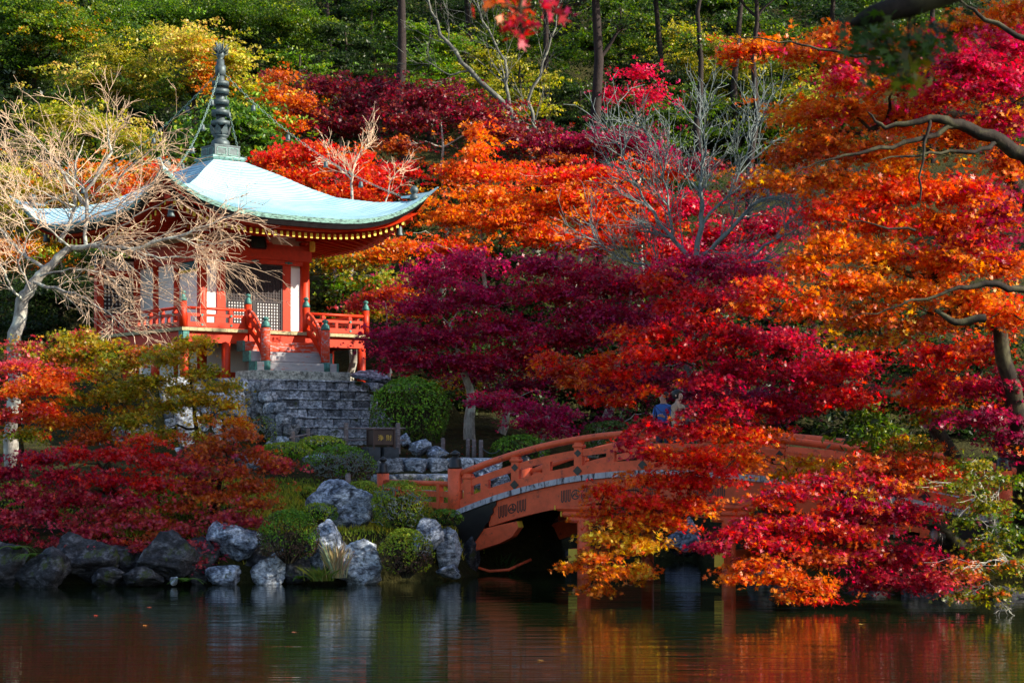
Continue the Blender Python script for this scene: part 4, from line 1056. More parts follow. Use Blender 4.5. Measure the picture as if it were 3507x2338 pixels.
# ---- tall cedar trunks
GC = 'cedar trunks on the hillside'
def cedar(label, px, d, r0, top_py, cpads):
    x = (px - 512) / F * d
    return tree('cedar_tree', label, GC, [(x, d, gz(x, d) - .3), tuple(P(px + 1, 60, d)), tuple(P(px + 2, top_py, d))], r0, cpads, .14, 'rhomb', BARK_CEDAR, .7)
cedar('thick dark cedar trunk straight above the right roof slope', 401, 86, .34, -160, [(400, -70, 60, 20, 86, 2.5, 'darkgreen'), (370, -30, 30, 10, 86, 1.2, 'darkgreen')])
cedar('thick dark cedar trunk rising out of the purple maples', 598, 76, .31, -180, [(600, -50, 80, 22, 76, 2.6, 'darkgreen', 1.5), (640, -30, 70, 16, 76, 2.4, 'darkgreen', 1.5), (560, -30, 60, 14, 76, 2.4, 'darkgreen', 1.5), (610, -100, 70, 24, 76, 2.6, 'darkgreen'), (565, 8, 26, 8, 76, 1, 'darkgreen'), (625, 25, 22, 8, 76, 1, 'darkgreen')])
cedar('slim sunlit cedar trunk behind the silver bare tree', 752, 82, .19, -120, [(750, -50, 70, 24, 82, 2.4, 'darkgreen', 1.4), (720, -20, 50, 14, 82, 2.2, 'darkgreen', 1.4), (790, -20, 50, 14, 82, 2.2, 'darkgreen', 1.4)])
for (px, d, lab) in ((470, 100, 'tall cedar behind the hanging blurred red leaves'), (545, 97, 'tall cedar left of the tall trunk among the purple maples'), (660, 99, 'tall cedar hidden behind the thin bare tree'), (735, 95, 'tall cedar behind the orange maple branch'), (830, 97, 'tall cedar hidden behind the upper right maple'), (930, 94, 'tall cedar hidden behind the pink maple patch'), (330, 104, 'tall cedar hidden among the green trees right of the spire')):
    cedar(lab, px, d, .24, -190, [(px, -24, 75, 16, d, 3, 'darkgreen', 1.4), (px + 25, -62, 75, 20, d, 3.2, 'darkgreen', 1.4), (px - 20, -105, 65, 20, d, 3, 'darkgreen', 1.2), (px, -150, 55, 20, d, 2.6, 'darkgreen', 1.2)])  # added for crowns above the frame that shade the wood
cedar('slim pale trunk at the top right of the hillside', 700, 90, .2, -120, [(700, -50, 50, 20, 90, 2, 'darkgreen'), (690, 40, 30, 14, 90, 1.5, 'green', .6)])

# ---- maple rows
GM = 'maples behind the temple hall'
def maple(label, base_px, d, pads, leaf=.10, shape='tri', bark=BARK_GREY, r0=.16, dens=1.3, group=GM, base_z=None, lean=(0, 0), name='maple_tree', flat=.16, trunk=None):
    x = (base_px - 512) / F * d; z = (gz(x, d) if base_z is None else base_z) - .25
    cx = sum(p[0] for p in pads) / len(pads); cyy = sum(p[1] for p in pads) / len(pads)
    if trunk is None:
        top = P(cx, cyy, sum(p[4] for p in pads) / len(pads))
        b = Vector((x, d, z)); trunk = [b, b.lerp(top, .4) + Vector((.25, 0, .25)), top]
    return tree(name, label, group, trunk, r0, pads, leaf, shape, bark, dens, None, 'tree', True, .5, flat)

maple('dull maroon maple between the spire and the nearer cedar', 340, 78, [(320, 88, 45, 14, 78, 1.8, 'maroon'), (360, 105, 45, 14, 78, 1.8, 'maroon'), (300, 108, 34, 12, 77, 1.6, 'maroon'), (380, 85, 40, 11, 78.5, 1.6, 'maroon'), (340, 125, 45, 12, 77, 1.8, 'maroon')], .12)
maple('small orange maple right beside the spire', 285, 75, [(275, 95, 24, 10, 75, 1, 'orange'), (300, 100, 22, 12, 75, 1, 'rust'), (280, 75, 18, 8, 75, 1, 'rust'), (290, 122, 26, 10, 75, 1, 'orangered')], .11, r0=.1)
maple('wide maroon maple behind the bright orange crown', 440, 76, [(430, 95, 55, 15, 76, 2, 'maroon'), (470, 112, 55, 14, 76, 2, 'maroon'), (410, 120, 50, 14, 75.5, 1.8, 'maroon'), (395, 145, 45, 10, 75, 1.6, 'rust', .8), (500, 130, 45, 14, 75, 1.8, 'maroon')], .12)
maple('dusky purple maple at the foot of the farther cedar', 560, 75, [(540, 140, 50, 14, 75, 1.8, 'maroon'), (585, 145, 45, 14, 75, 1.8, 'purple'), (630, 140, 45, 16, 74.5, 1.8, 'purple'), (560, 160, 40, 9, 74, 1.4, 'rust'), (660, 155, 35, 10, 74, 1.4, 'magenta')], .12)
maple('small pinkish red maple right of the farther cedar', 640, 77, [(640, 72, 32, 13, 77, 1.5, 'pinkred', .6), (610, 95, 24, 10, 77, 1.2, 'pinkred', .6), (650, 95, 34, 12, 77, 1.5, 'pinkred', .6)], .12, r0=.1)
maple('brilliant red maple just right of the roof ridge', 320, 70, [(275, 158, 34, 12, 70, 1.4, 'redor'), (310, 150, 34, 11, 70, 1.5, 'red'), (345, 165, 40, 14, 70, 1.6, 'redor'), (300, 176, 40, 12, 69.5, 1.4, 'redor'), (375, 180, 42, 14, 69.5, 1.6, 'red'), (400, 168, 32, 9, 70, 1.4, 'red'), (350, 195, 50, 12, 69, 1.4, 'redor')], .12, dens=1.5)
maple('tall flame orange maple above the upturned roof corner', 470, 69, [(475, 130, 17, 8, 69, .9, 'orangered'), (478, 148, 24, 10, 69, 1.1, 'orange'), (465, 170, 36, 13, 69, 1.5, 'orangered'), (500, 172, 36, 12, 69, 1.5, 'redor'), (485, 195, 55, 14, 68.5, 1.8, 'orange'), (450, 215, 45, 14, 68, 1.6, 'orange'), (510, 220, 55, 16, 68, 1.8, 'orangered'), (450, 245, 40, 12, 67.5, 1.5, 'redor'), (540, 205, 40, 14, 68.5, 1.6, 'orangered')], .12, dens=1.5)
maple('orange-red maple beneath the farther cedar trunk', 590, 68, [(560, 175, 40, 11, 68, 1.5, 'redor'), (600, 172, 40, 10, 68, 1.5, 'red'), (575, 195, 50, 14, 67.5, 1.7, 'orange'), (545, 235, 45, 14, 67, 1.6, 'orangered'), (600, 215, 45, 16, 67.5, 1.6, 'orangered'), (590, 240, 45, 12, 67, 1.6, 'redor'), (640, 195, 40, 12, 68, 1.5, 'red'), (665, 170, 30, 9, 68.5, 1.2, 'redor'), (650, 225, 45, 16, 67, 1.5, 'red')], .12, dens=1.45)
maple('red maple seen through the silver bare branches', 690, 67, [(690, 205, 40, 14, 67, 1.4, 'pinkred'), (720, 235, 45, 16, 67, 1.5, 'crimson'), (680, 250, 45, 14, 66, 1.5, 'red'), (770, 225, 50, 16, 67, 1.6, 'crimson'), (750, 260, 50, 14, 66, 1.5, 'magenta'), (700, 165, 30, 10, 68, 1.2, 'maroon'), (760, 185, 45, 14, 68, 1.5, 'maroon')], .12)
maple('yellow-green maple beside the right wall of the hall', 345, 66, [(335, 262, 30, 12, 66, 1.2, 'olive'), (370, 255, 34, 12, 66, 1.3, 'orange'), (345, 285, 36, 14, 65.5, 1.3, 'glossy'), (385, 280, 34, 12, 65.5, 1.2, 'yellowgreen'), (325, 305, 26, 14, 66, 1.2, 'darkgreen'), (400, 245, 30, 10, 66, 1.2, 'orangered'), (365, 310, 44, 8, 65, 1.2, 'olive')], .11)
maple('pale red maple low beside the veranda end', 385, 63, [(375, 296, 28, 8, 63, 1, 'rose'), (395, 290, 24, 8, 63, 1, 'orangered'), (360, 306, 26, 6, 63, .9, 'rose'), (410, 310, 26, 8, 63, 1, 'rust')], .10, r0=.08)
GP_ = 'deep crimson maples across the pond'
maple('broad crimson purple maple right of the veranda', 470, 57.5, [(430, 275, 34, 13, 57.5, 1.4, 'magenta'), (465, 262, 40, 14, 58, 1.5, 'magenta'), (425, 305, 45, 13, 57, 1.5, 'magenta'), (480, 295, 50, 15, 57.5, 1.7, 'magenta'), (400, 335, 42, 12, 56.5, 1.4, 'purple'), (445, 335, 52, 14, 57, 1.7, 'magenta'), (500, 325, 50, 14, 57, 1.7, 'crimson'), (420, 360, 48, 10, 56.5, 1.5, 'magenta'), (475, 362, 50, 12, 56.5, 1.5, 'crimson'), (385, 350, 26, 8, 56, 1, 'purple'), (520, 355, 50, 14, 57, 1.5, 'crimson')], .095, dens=1.45, group=GP_, r0=.2)
maple('crimson maple with red highlights in the middle of the pond bank', 590, 58, [(545, 265, 45, 14, 58, 1.5, 'magenta'), (590, 275, 48, 14, 58, 1.5, 'crimson'), (555, 292, 50, 12, 57.5, 1.6, 'crimson'), (620, 285, 50, 15, 58, 1.6, 'crimson'), (665, 275, 48, 14, 58, 1.5, 'magenta'), (600, 310, 60, 14, 57, 1.6, 'crimson'), (700, 262, 44, 12, 58.5, 1.5, 'magenta'), (740, 275, 50, 15, 58, 1.5, 'crimson'), (570, 335, 55, 14, 56.5, 1.5, 'crimson'), (640, 320, 60, 16, 57, 1.5, 'magenta'), (720, 300, 55, 16, 57, 1.5, 'crimson')], .095, dens=1.4, group=GP_, r0=.2)
maple('low magenta maple spreading just above the bridge rail', 540, 53, [(500, 396, 36, 7, 53, 1.0, 'pinkred', .9), (535, 420, 30, 9, 52.5, 1.0, 'magenta'), (555, 412, 30, 10, 53, 1.0, 'magenta'), (480, 402, 22, 5, 53, .8, 'magenta'), (560, 430, 26, 7, 52.5, .9, 'magenta'), (520, 405, 30, 7, 53, 1, 'magenta')], .085, group=GP_, r0=.10)
maple('dark maroon maple in deep shade behind the round shrub', 500, 60, [(480, 375, 45, 10, 60, 1.4, 'purple', .8), (520, 385, 45, 10, 60, 1.4, 'purple', .8), (440, 385, 40, 10, 61, 1.4, 'olive', .5), (560, 375, 45, 12, 60, 1.4, 'purple')], .10, group=GP_)
maple('dark crimson maple behind the two visitors', 640, 55, [(610, 385, 40, 14, 55, 1.2, 'purple'), (650, 375, 45, 14, 55, 1.3, 'crimson'), (610, 420, 30, 10, 54, 1, 'purple', .7), (700, 390, 50, 16, 55, 1.3, 'purple'), (760, 400, 50, 18, 55, 1.3, 'purple')], .095, group=GP_)
# dark trees standing in the shade at the foot of the hill
for (px, d, lab) in [(450, 66, 'dark shaded tree right behind the round shrub'), (520, 67, 'dark shaded tree left of the grey trunks'), (600, 67, 'dark shaded tree behind the top of the bridge'), (690, 66, 'dark shaded tree behind the right half of the bridge'), (790, 66, 'dark shaded tree behind the lower right rail'), (880, 66, 'dark shaded tree behind the leaning mossy trunk'), (980, 66, 'dark shaded tree behind the right edge of the bank')]:
    hill_tree(lab, px, d, [(px, 350, 55, 26, d, 2, 'darkgreen'), (px + 15, 395, 55, 24, d, 2, 'darkgreen'), (px - 10, 430, 55, 20, d, 1.8, 'darkgreen', .8), (px, 310, 55, 24, d + 1, 2, 'darkgreen')], .14, 'rhomb')

# ---- the big maples leaning over the pond from the right bank
GR = 'maples leaning over the pond from the right bank'
def rmaple(label, trunk, r0, pads, bark=BARK_DARK, leaf=.078, dens=1.0, name='maple_tree', shape='star', mat=None, flat=.16, group=GR, limbs=()):
    return tree(name, label, group, trunk, r0, pads, leaf, shape, bark, dens, mat, 'tree', True, .5, flat, limbs)
def onbank(px, d, dz=-.3):
    x = (px - 512) / F * d; return (x, d, gz(x, d) + dz)
rmaple('orange maple with pink patches filling the upper right corner', [onbank(1060, 38.5), P(1052, 420, 36.0), P(1040, 230, 35.0), P(985, 125, 34.5), P(930, 110, 34.0), P(870, 130, 33.5)], .24, [
    (760, 46, 44, 9, 33.5, .8, 'orangered'), (800, 52, 40, 12, 33.5, .9, 'orange'), (735, 52, 22, 7, 33.5, .6, 'redor'), (850, 60, 40, 18, 34.0, 1.0, 'orangered'), (835, 32, 24, 12, 33.5, .7, 'redor'),
    (845, 76, 34, 13, 32.5, .7, 'pinkred', 1.2), (805, 112, 40, 14, 33.5, .9, 'orange'), (845, 108, 50, 18, 33.5, 1, 'orange'), (900, 115, 55, 22, 34.0, 1.1, 'orange'), (960, 130, 50, 24, 34.5, 1.1, 'orange'),
    (820, 142, 44, 18, 33.5, .9, 'rust'), (880, 150, 55, 18, 33.5, 1, 'orange'), (775, 180, 40, 11, 33.0, .8, 'orange'), (830, 178, 48, 15, 33.5, .9, 'orange'), (895, 175, 44, 15, 34.0, .9, 'orange'), (790, 155, 34, 11, 33.5, .7, 'rust'),
    (965, 62, 46, 24, 32.5, 1, 'pinkred', 1.2), (940, 92, 40, 16, 32.5, .9, 'pinkred', 1.2), (1005, 80, 36, 24, 32.5, .9, 'crimson'), (1010, 45, 36, 20, 33.0, .9, 'pinkred'), (895, 84, 26, 11, 33.0, .7, 'redor'), (975, 25, 50, 18, 34.5, 1, 'orangered'), (1010, 10, 36, 14, 34.5, 1, 'orange'), (1005, 118, 36, 20, 33.5, .9, 'purple'), (920, 40, 40, 16, 34.5, .9, 'orange'), (1010, 160, 34, 20, 34.0, .9, 'rust')], dens=1.45, limbs=[
    [(1030, 160, 31, .13), (1000, 140, 30.8, .11), (960, 124, 30.6, .09), (930, 118, 30.5, .06), (885, 128, 30.4, .035), (868, 112, 30.4, .012)],
    [(960, 124, 30.6, .05), (915, 140, 30.4, .04), (870, 150, 30.2, .03), (835, 158, 30.1, .018), (800, 168, 30, .008)],
    [(1000, 140, 30.8, .05), (975, 152, 30.5, .035), (930, 152, 30.4, .022), (880, 160, 30.2, .01)], [(930, 118, 30.5, .03), (924, 150, 30.3, .022), (920, 200, 30.2, .014)],
    [(880, 58, 31, .03), (850, 55, 31, .026), (810, 46, 31, .018), (770, 40, 31, .012), (725, 36, 31, .005)], [(1030, 40, 31, .05), (985, 20, 31, .035), (960, 0, 31, .02)]])
rmaple('flame red and orange maple in the middle of the right side', [onbank(1030, 38.5), P(1020, 440, 35.0), P(1000, 330, 34.5), P(950, 285, 34.0), P(880, 265, 33.5)], .22, [
    (870, 196, 50, 13, 33.5, .9, 'redor', 1.1), (925, 188, 55, 15, 33.5, 1, 'redor', 1.1), (975, 190, 45, 14, 33.5, .9, 'redor'), (825, 212, 34, 11, 33.0, .7, 'red'), (880, 222, 60, 16, 33.5, 1, 'orangered'), (945, 222, 55, 16, 34.0, 1, 'orangered'), (1000, 215, 40, 22, 33.0, .8, 'purple'), (970, 240, 44, 14, 33.0, .8, 'crimson'),
    (830, 240, 40, 16, 33.0, .9, 'orange'), (880, 252, 55, 18, 33.5, 1, 'orange'), (945, 262, 55, 18, 33.5, 1, 'orangered'), (1005, 262, 36, 18, 33.5, .8, 'rust'), (800, 262, 34, 16, 33.0, .8, 'orangered'), (850, 280, 50, 16, 33.0, .9, 'orange'), (910, 290, 60, 16, 33.5, 1, 'orange'), (975, 300, 50, 18, 33.5, 1, 'orange'),
    (770, 285, 34, 14, 32.5, .8, 'red'), (810, 305, 44, 16, 33.0, .9, 'orangered'), (870, 315, 50, 16, 33.5, .9, 'rust'), (745, 305, 30, 13, 32.5, .7, 'redor'), (1010, 315, 30, 16, 33.5, .8, 'redor'), (875, 338, 40, 10, 34.0, .8, 'gold', .8), (930, 322, 40, 12, 34.0, .8, 'rust')], dens=1.45, leaf=.082, limbs=[
    [(1030, 290, 30, .06), (985, 283, 29.8, .05), (950, 290, 29.7, .03), (900, 305, 29.6, .016), (850, 318, 29.5, .006)], [(985, 318, 30, .07), (955, 322, 30, .055), (935, 310, 30, .03)], [(915, 230, 30, .02), (880, 226, 29.8, .014), (845, 218, 29.7, .006)]])
rmaple('scarlet maple reaching left over the top of the bridge', [onbank(985, 38.5), P(985, 500, 40.0), P(930, 420, 39.0), P(900, 395, 38.5), P(830, 380, 38.0), P(750, 360, 37.5), P(680, 355, 37.0)], .20, [
    (662, 283, 17, 8, 37.0, .5, 'red', 1.1), (648, 276, 10, 6, 37.0, .4, 'redor', 1), (690, 292, 22, 8, 37.0, .5, 'red'), (668, 305, 22, 7, 37.0, .5, 'red'), (700, 322, 34, 11, 37.0, .7, 'red'), (655, 332, 30, 9, 37.0, .6, 'red'), (735, 335, 40, 14, 37.0, .8, 'crimson'), (620, 332, 16, 6, 37.0, .5, 'redor'),
    (785, 340, 44, 15, 37.5, .8, 'crimson'), (690, 350, 40, 11, 37.0, .7, 'red'), (640, 352, 30, 9, 36.5, .6, 'red', 1.1), (595, 360, 22, 7, 36.5, .5, 'redor', 1.1), (560, 368, 28, 8, 36.5, .5, 'redor', 1.1), (575, 380, 24, 6, 36.5, .5, 'rust'), (620, 372, 34, 8, 36.5, .6, 'red'), (545, 355, 14, 6, 36.5, .4, 'red'),
    (740, 368, 44, 14, 37.0, .8, 'crimson'), (800, 372, 48, 15, 37.0, .9, 'crimson'), (850, 362, 40, 16, 37.0, .8, 'red'), (700, 380, 36, 10, 36.5, .7, 'crimson'), (620, 398, 24, 6, 36.5, .5, 'redor', 1.1), (594, 398, 14, 4, 36.5, .4, 'red'), (650, 388, 20, 6, 36.5, .5, 'redor'),
    (720, 405, 40, 13, 36.5, .8, 'crimson'), (775, 405, 44, 14, 37.0, .8, 'crimson'), (840, 395, 40, 12, 37.0, .8, 'red'), (700, 428, 40, 13, 36.5, .7, 'red'), (655, 425, 26, 8, 36.5, .6, 'crimson'), (745, 432, 40, 12, 36.5, .7, 'orangered'), (655, 452, 28, 9, 36.0, .6, 'red'), (700, 456, 42, 14, 36.0, .7, 'redor'), (632, 440, 18, 7, 36.0, .5, 'crimson'),
    (748, 458, 22, 12, 36.0, .5, 'orange'), (690, 480, 44, 13, 36.0, .7, 'red'), (645, 478, 26, 9, 36.0, .6, 'orangered'), (605, 488, 26, 8, 35.8, .5, 'redor', 1), (640, 500, 36, 10, 35.8, .6, 'red'), (690, 504, 38, 11, 36.0, .6, 'redor', 1), (600, 510, 26, 7, 35.8, .5, 'orangered', 1), (625, 522, 34, 9, 35.6, .6, 'orange'), (665, 520, 30, 9, 35.8, .6, 'orangered'),
    (608, 535, 30, 8, 35.5, .5, 'gold'), (640, 545, 28, 10, 35.5, .5, 'gold', 1.1), (590, 556, 24, 6, 35.4, .5, 'orange', 1), (612, 572, 34, 10, 35.2, .5, 'orange', 1), (640, 568, 18, 9, 35.4, .4, 'gold', 1), (598, 588, 22, 5, 35.2, .4, 'orange'), (570, 565, 12, 3, 35.3, .3, 'orange')], dens=1.6, leaf=.084)
rmaple('dark red maple whose lowest boughs hang just above the water', [onbank(1000, 38.2), P(985, 560, 37.8), P(930, 520, 36.3), P(860, 510, 35.3), P(790, 530, 34.3)], .17, [
    (940, 352, 46, 14, 35.8, .8, 'red'), (985, 345, 36, 14, 35.8, .8, 'redor', 1), (1010, 385, 26, 18, 35.3, .7, 'purple'), (930, 382, 34, 12, 36.3, .7, 'redor'), (925, 398, 34, 10, 36.3, .7, 'orangered', 1.1), (975, 385, 36, 14, 35.3, .8, 'crimson'), (985, 415, 40, 15, 34.8, .8, 'purple'), (1010, 440, 24, 16, 35.3, .7, 'purple'), (935, 418, 26, 8, 36.3, .6, 'greenorange'),
    (880, 462, 40, 10, 35.3, .8, 'redor'), (840, 480, 44, 12, 34.8, .8, 'crimson'), (890, 485, 44, 14, 34.8, .8, 'rust'), (930, 470, 40, 13, 35.3, .8, 'redor'), (795, 490, 36, 10, 34.3, .7, 'red'), (855, 505, 50, 13, 34.3, .8, 'purple'), (765, 500, 26, 8, 34.3, .6, 'redor', 1), (905, 512, 44, 13, 34.8, .8, 'crimson'),
    (760, 520, 30, 9, 34.1, .6, 'crimson'), (735, 532, 34, 9, 33.9, .6, 'red'), (710, 545, 22, 6, 33.7, .5, 'crimson', 1), (800, 522, 44, 12, 34.1, .7, 'redor', 1.1), (850, 532, 44, 12, 34.3, .7, 'redor', 1.1), (780, 542, 40, 11, 33.9, .6, 'crimson'), (820, 555, 40, 11, 33.9, .6, 'rust'), (870, 552, 40, 14, 34.3, .7, 'crimson'), (910, 555, 44, 16, 34.3, .8, 'crimson'),
    (755, 562, 30, 8, 33.6, .6, 'orangered', 1.1), (785, 575, 34, 10, 33.6, .6, 'orange', 1), (740, 576, 24, 5, 33.5, .5, 'orangered'), (815, 585, 28, 10, 33.6, .5, 'orangered'), (820, 602, 22, 7, 33.5, .4, 'red'), (880, 578, 40, 14, 34.1, .7, 'crimson'), (930, 580, 36, 14, 34.3, .7, 'rose'), (790, 598, 18, 6, 33.5, .4, 'orange')], dens=1.55, leaf=.080)
rmaple('golden orange maple clump glowing in front of the bridge rail', [onbank(985, 38.5), P(950, 540, 37.4), P(870, 490, 37.4), P(820, 470, 37.4)], .10, [
    (800, 460, 24, 8, 37.4, .6, 'gold', 1.2), (815, 470, 30, 9, 37.4, .6, 'orange', 1.2), (790, 475, 24, 8, 37.2, .6, 'gold', 1.2), (812, 484, 24, 7, 37.2, .6, 'gold', 1.2), (835, 462, 16, 6, 37.4, .4, 'gold', 1), (745, 448, 20, 8, 35.4, .5, 'redor', 1), (725, 470, 22, 9, 35.4, .5, 'red', 1), (880, 470, 34, 9, 35.9, .6, 'rust', 1), (905, 440, 24, 8, 36.9, .5, 'olive', 1), (895, 455, 30, 9, 36.4, .6, 'rust', 1), (925, 445, 30, 10, 36.4, .6, 'greenorange', 1), (862, 494, 14, 5, 34.4, .4, 'gold', 1), (940, 462, 34, 9, 35.9, .6, 'redor', 1), (900, 478, 12, 5, 35.4, .4, 'gold')], leaf=.078)
rmaple('olive green maple at the lower right edge of the pond', [onbank(1000, 37.5), P(1000, 560, 36.2), P(985, 500, 35.2), P(970, 460, 35.2)], .12, [
    (975, 465, 36, 11, 34.2, .7, 'olivedark'), (1005, 480, 30, 12, 34.2, .7, 'green'), (960, 485, 34, 10, 33.7, .7, 'olivedark'), (990, 505, 36, 13, 33.7, .8, 'olivedark'), (1010, 530, 28, 13, 33.2, .7, 'green'), (965, 520, 26, 10, 33.7, .7, 'green'), (985, 545, 32, 12, 33.2, .7, 'olivedark'), (1012, 565, 24, 14, 32.7, .6, 'olivedark'), (970, 570, 30, 12, 32.7, .6, 'rust'), (995, 592, 30, 11, 32.7, .6, 'olivedark'), (1010, 612, 22, 10, 32.5, .5, 'green'), (965, 595, 24, 8, 32.7, .6, 'olivedark')], BARK_GREY, .066)
rmaple('bright green evergreen shrub growing beside the right rail of the bridge', [onbank(900, 38.6), P(890, 500, 38.2), P(872, 440, 37.7)], .06, [
    (868, 418, 30, 10, 37.7, .6, 'brightgreen'), (885, 432, 26, 10, 37.7, .6, 'brightgreen'), (855, 435, 22, 9, 37.5, .5, 'green'), (875, 448, 26, 8, 37.5, .6, 'brightgreen'), (860, 405, 20, 8, 37.8, .5, 'green')], BARK_GREY, .11, 1.1, 'evergreen_shrub', 'oval', LEAF_GREEN, .3, 'shrubs on the right bank')

# ---- unseen tall evergreens added beyond the right bank to shade the pond and bridge
def shade_tree(label, x, y, top, low, rad, pal='darkgreen', amt=1.0):
    z0 = gz(x, y) - .3; pads = []; pr = random.Random(int(x * 7 + y * 13))
    k = 0; z = low
    while z < top:
        f = 1 - .38 * (z - low) / (top - low)
        for _ in range(3):
            a = pr.uniform(0, 6.28); q = rad * f * .45
            xx, yy = x + q * math.cos(a), y + q * math.sin(a)
            pads.append((512 + F * xx / yy, 450 - F * (z + pr.uniform(-.5, .5) - EYE) / yy, F * rad * f * .72 / yy, F * 1.0 / yy, yy, rad * f * .72, pal, amt * 1.5))
        z += 1.5
    return tree('shade_evergreen', label, 'unseen evergreens added for shade', [(x, y, z0), (x + .1, y, z0 + (top - z0) * .5), (x, y, top - .5)], .3, pads, .30, 'rhomb', BARK_CEDAR, .9, LEAF_GREEN, 'tree', False)
shade_tree('tall evergreen added for shade on the right bank just outside the frame', 16.0, 33.5, 20.5, 14.8, 3.4)
mb = MB(); mb.add([(-60, -40, 1.1), (60, -40, 1.1), (60, 11, 1.1), (-60, 11, 1.1), (60, 13.5, -1.1), (-60, 13.5, -1.1)], [[0, 1, 2, 3], [3, 2, 4, 5]])
tag(mb.build('near_bank', GROUND), 'mossy earth bank on the near side of the pond', 'ground', kind='structure')
shade_tree('evergreen added on the near bank to shade the dark bough', 6.4, 7.0, 9.2, 5.6, 1.5)  # unseen tree, added to keep the near bough in shade
shade_tree('tall evergreen added for shade farther right of the frame edge', 23.5, 36.0, 23, 7, 3.6)
shade_tree('tall evergreen added for shade farther right of the bridge end', 25.0, 42.5, 25.5, 5, 3.8)
shade_tree('tall evergreen added for shade on the right bank beside the end of the bridge', 18.5, 39.8, 20, 4, 3.4)
shade_tree('tall evergreen added for shade on the right bank behind the end of the bridge', 19, 45, 20, 4, 3.4)
shade_tree('tall evergreen added for shade right of the dark wood behind the bridge', 19.5, 51.0, 20.5, 4, 3.4)
shade_tree('tall evergreen added for shade between the two evergreens behind the bridge end', 21.5, 47.6, 23, 5, 3.6)
shade_tree('tall evergreen added for shade at the right foot of the hillside', 20, 56, 18.5, 4, 3.2)
shade_tree('tall evergreen added for shade on the right bank nearest the pond corner', 24, 31, 24, 19.5, 3.4)
# ---- maples on the left bank
GL = 'maples on the left bank of the pond'
def lmaple(label, trunk, r0, pads, bark=BARK_DARK, leaf=.078, dens=1.5):
    return tree('maple_tree', label, GL, trunk, r0, pads, leaf, 'star', bark, dens, None, 'tree', True, .5, .16)
lmaple('olive and gold maple in front of the veranda', [onbank(195, 46), P(200, 455, 45.6), P(195, 420, 45.2), P(190, 370, 45)], .10, [
    (185, 345, 26, 10, 45, .6, 'gold', 1), (205, 340, 14, 7, 45, .5, 'gold', .9), (165, 358, 30, 9, 45, .7, 'olive'), (200, 372, 26, 9, 45, .7, 'olive'), (150, 380, 34, 9, 45, .8, 'olive'), (225, 385, 24, 9, 44.5, .7, 'olive', .9), (195, 398, 32, 10, 44.5, .8, 'olive'), (228, 405, 20, 9, 44.3, .6, 'gold', .9), (165, 405, 30, 9, 45, .8, 'olive', .8), (235, 420, 16, 8, 44, .6, 'orange', .9), (205, 418, 24, 8, 44.3, .7, 'gold', .7), (245, 425, 9, 6, 44, .4, 'orange'), (130, 420, 34, 10, 44.5, .8, 'olive'), (165, 432, 34, 9, 44.2, .8, 'olive'), (205, 438, 26, 8, 43.8, .7, 'rust'), (180, 388, 26, 9, 45, .7, 'gold', .8), (120, 395, 30, 9, 45, .8, 'olive')], dens=1.4)
lmaple('green and rust maple at the foot of the bare weeping tree', [onbank(105, 47), P(110, 440, 46.6), P(105, 390, 46)], .10, [
    (95, 345, 40, 9, 46, .9, 'olive'), (60, 352, 40, 9, 46, .9, 'greenorange'), (120, 362, 36, 10, 46, .9, 'olive'), (75, 372, 40, 10, 46, .9, 'olive'), (40, 365, 36, 9, 46, .8, 'rust'), (115, 388, 36, 10, 45.5, .9, 'olive'), (80, 398, 34, 9, 45.5, .8, 'greenorange', .9), (135, 410, 28, 9, 45.5, .7, 'gold', .7), (95, 418, 28, 8, 45.5, .8, 'orange', .7), (145, 350, 20, 7, 46, .6, 'rust'), (60, 420, 36, 10, 45, .8, 'orange'), (95, 436, 36, 9, 44.6, .8, 'rust'), (30, 345, 34, 9, 46, .8, 'rose'), (75, 335, 30, 7, 46.3, .7, 'olive')], dens=1.4)
lmaple('fiery orange maple at the left edge of the bank', [onbank(18, 45), P(20, 430, 44.6), P(22, 380, 44.2)], .09, [
    (20, 365, 34, 9, 44.5, .8, 'rose'), (45, 385, 32, 10, 44, .8, 'orangered', 1.1), (15, 390, 26, 10, 44, .7, 'orange', 1.1), (40, 408, 30, 10, 44, .8, 'redor'), (10, 415, 22, 9, 44, .7, 'rose'), (60, 372, 26, 8, 44.3, .7, 'redor'), (25, 432, 30, 8, 43.7, .7, 'greenorange')])
lmaple('red maple spreading low over the left bank', [onbank(125, 42.6), P(122, 520, 42.2), P(112, 480, 41.8), P(95, 458, 41.5)], .11, [
    (75, 452, 34, 8, 41.6, .8, 'red'), (120, 452, 34, 8, 41.6, .8, 'red', 1.05), (35, 458, 34, 9, 41.6, .8, 'crimson'), (155, 462, 30, 8, 41.6, .7, 'red'), (185, 466, 26, 8, 41.6, .7, 'rose'), (60, 474, 36, 10, 41.4, .8, 'crimson'), (105, 478, 36, 9, 41.4, .8, 'red'), (20, 490, 34, 9, 41.4, .8, 'rose'), (80, 495, 38, 10, 41.2, .8, 'crimson'), (130, 500, 34, 9, 41.2, .8, 'rose'), (40, 515, 30, 9, 41, .7, 'crimson'), (90, 528, 34, 8, 40.8, .7, 'rose'), (60, 540, 30, 7, 40.6, .6, 'rose'), (115, 542, 26, 8, 40.6, .6, 'rose'), (15, 535, 24, 7, 40.8, .6, 'crimson'), (135, 546, 18, 6, 40.4, .5, 'redor', .8), (5, 470, 34, 10, 41.6, .8, 'crimson'), (150, 482, 32, 10, 41.4, .8, 'red'), (50, 500, 34, 9, 41.2, .8, 'rose'), (110, 515, 34, 9, 41, .7, 'rose'), (10, 515, 30, 9, 41, .7, 'rose'), (150, 520, 28, 8, 41, .7, 'rust'), (70, 556, 26, 6, 40.2, .5, 'rose'), (140, 438, 24, 6, 42, .6, 'redor', .9)])
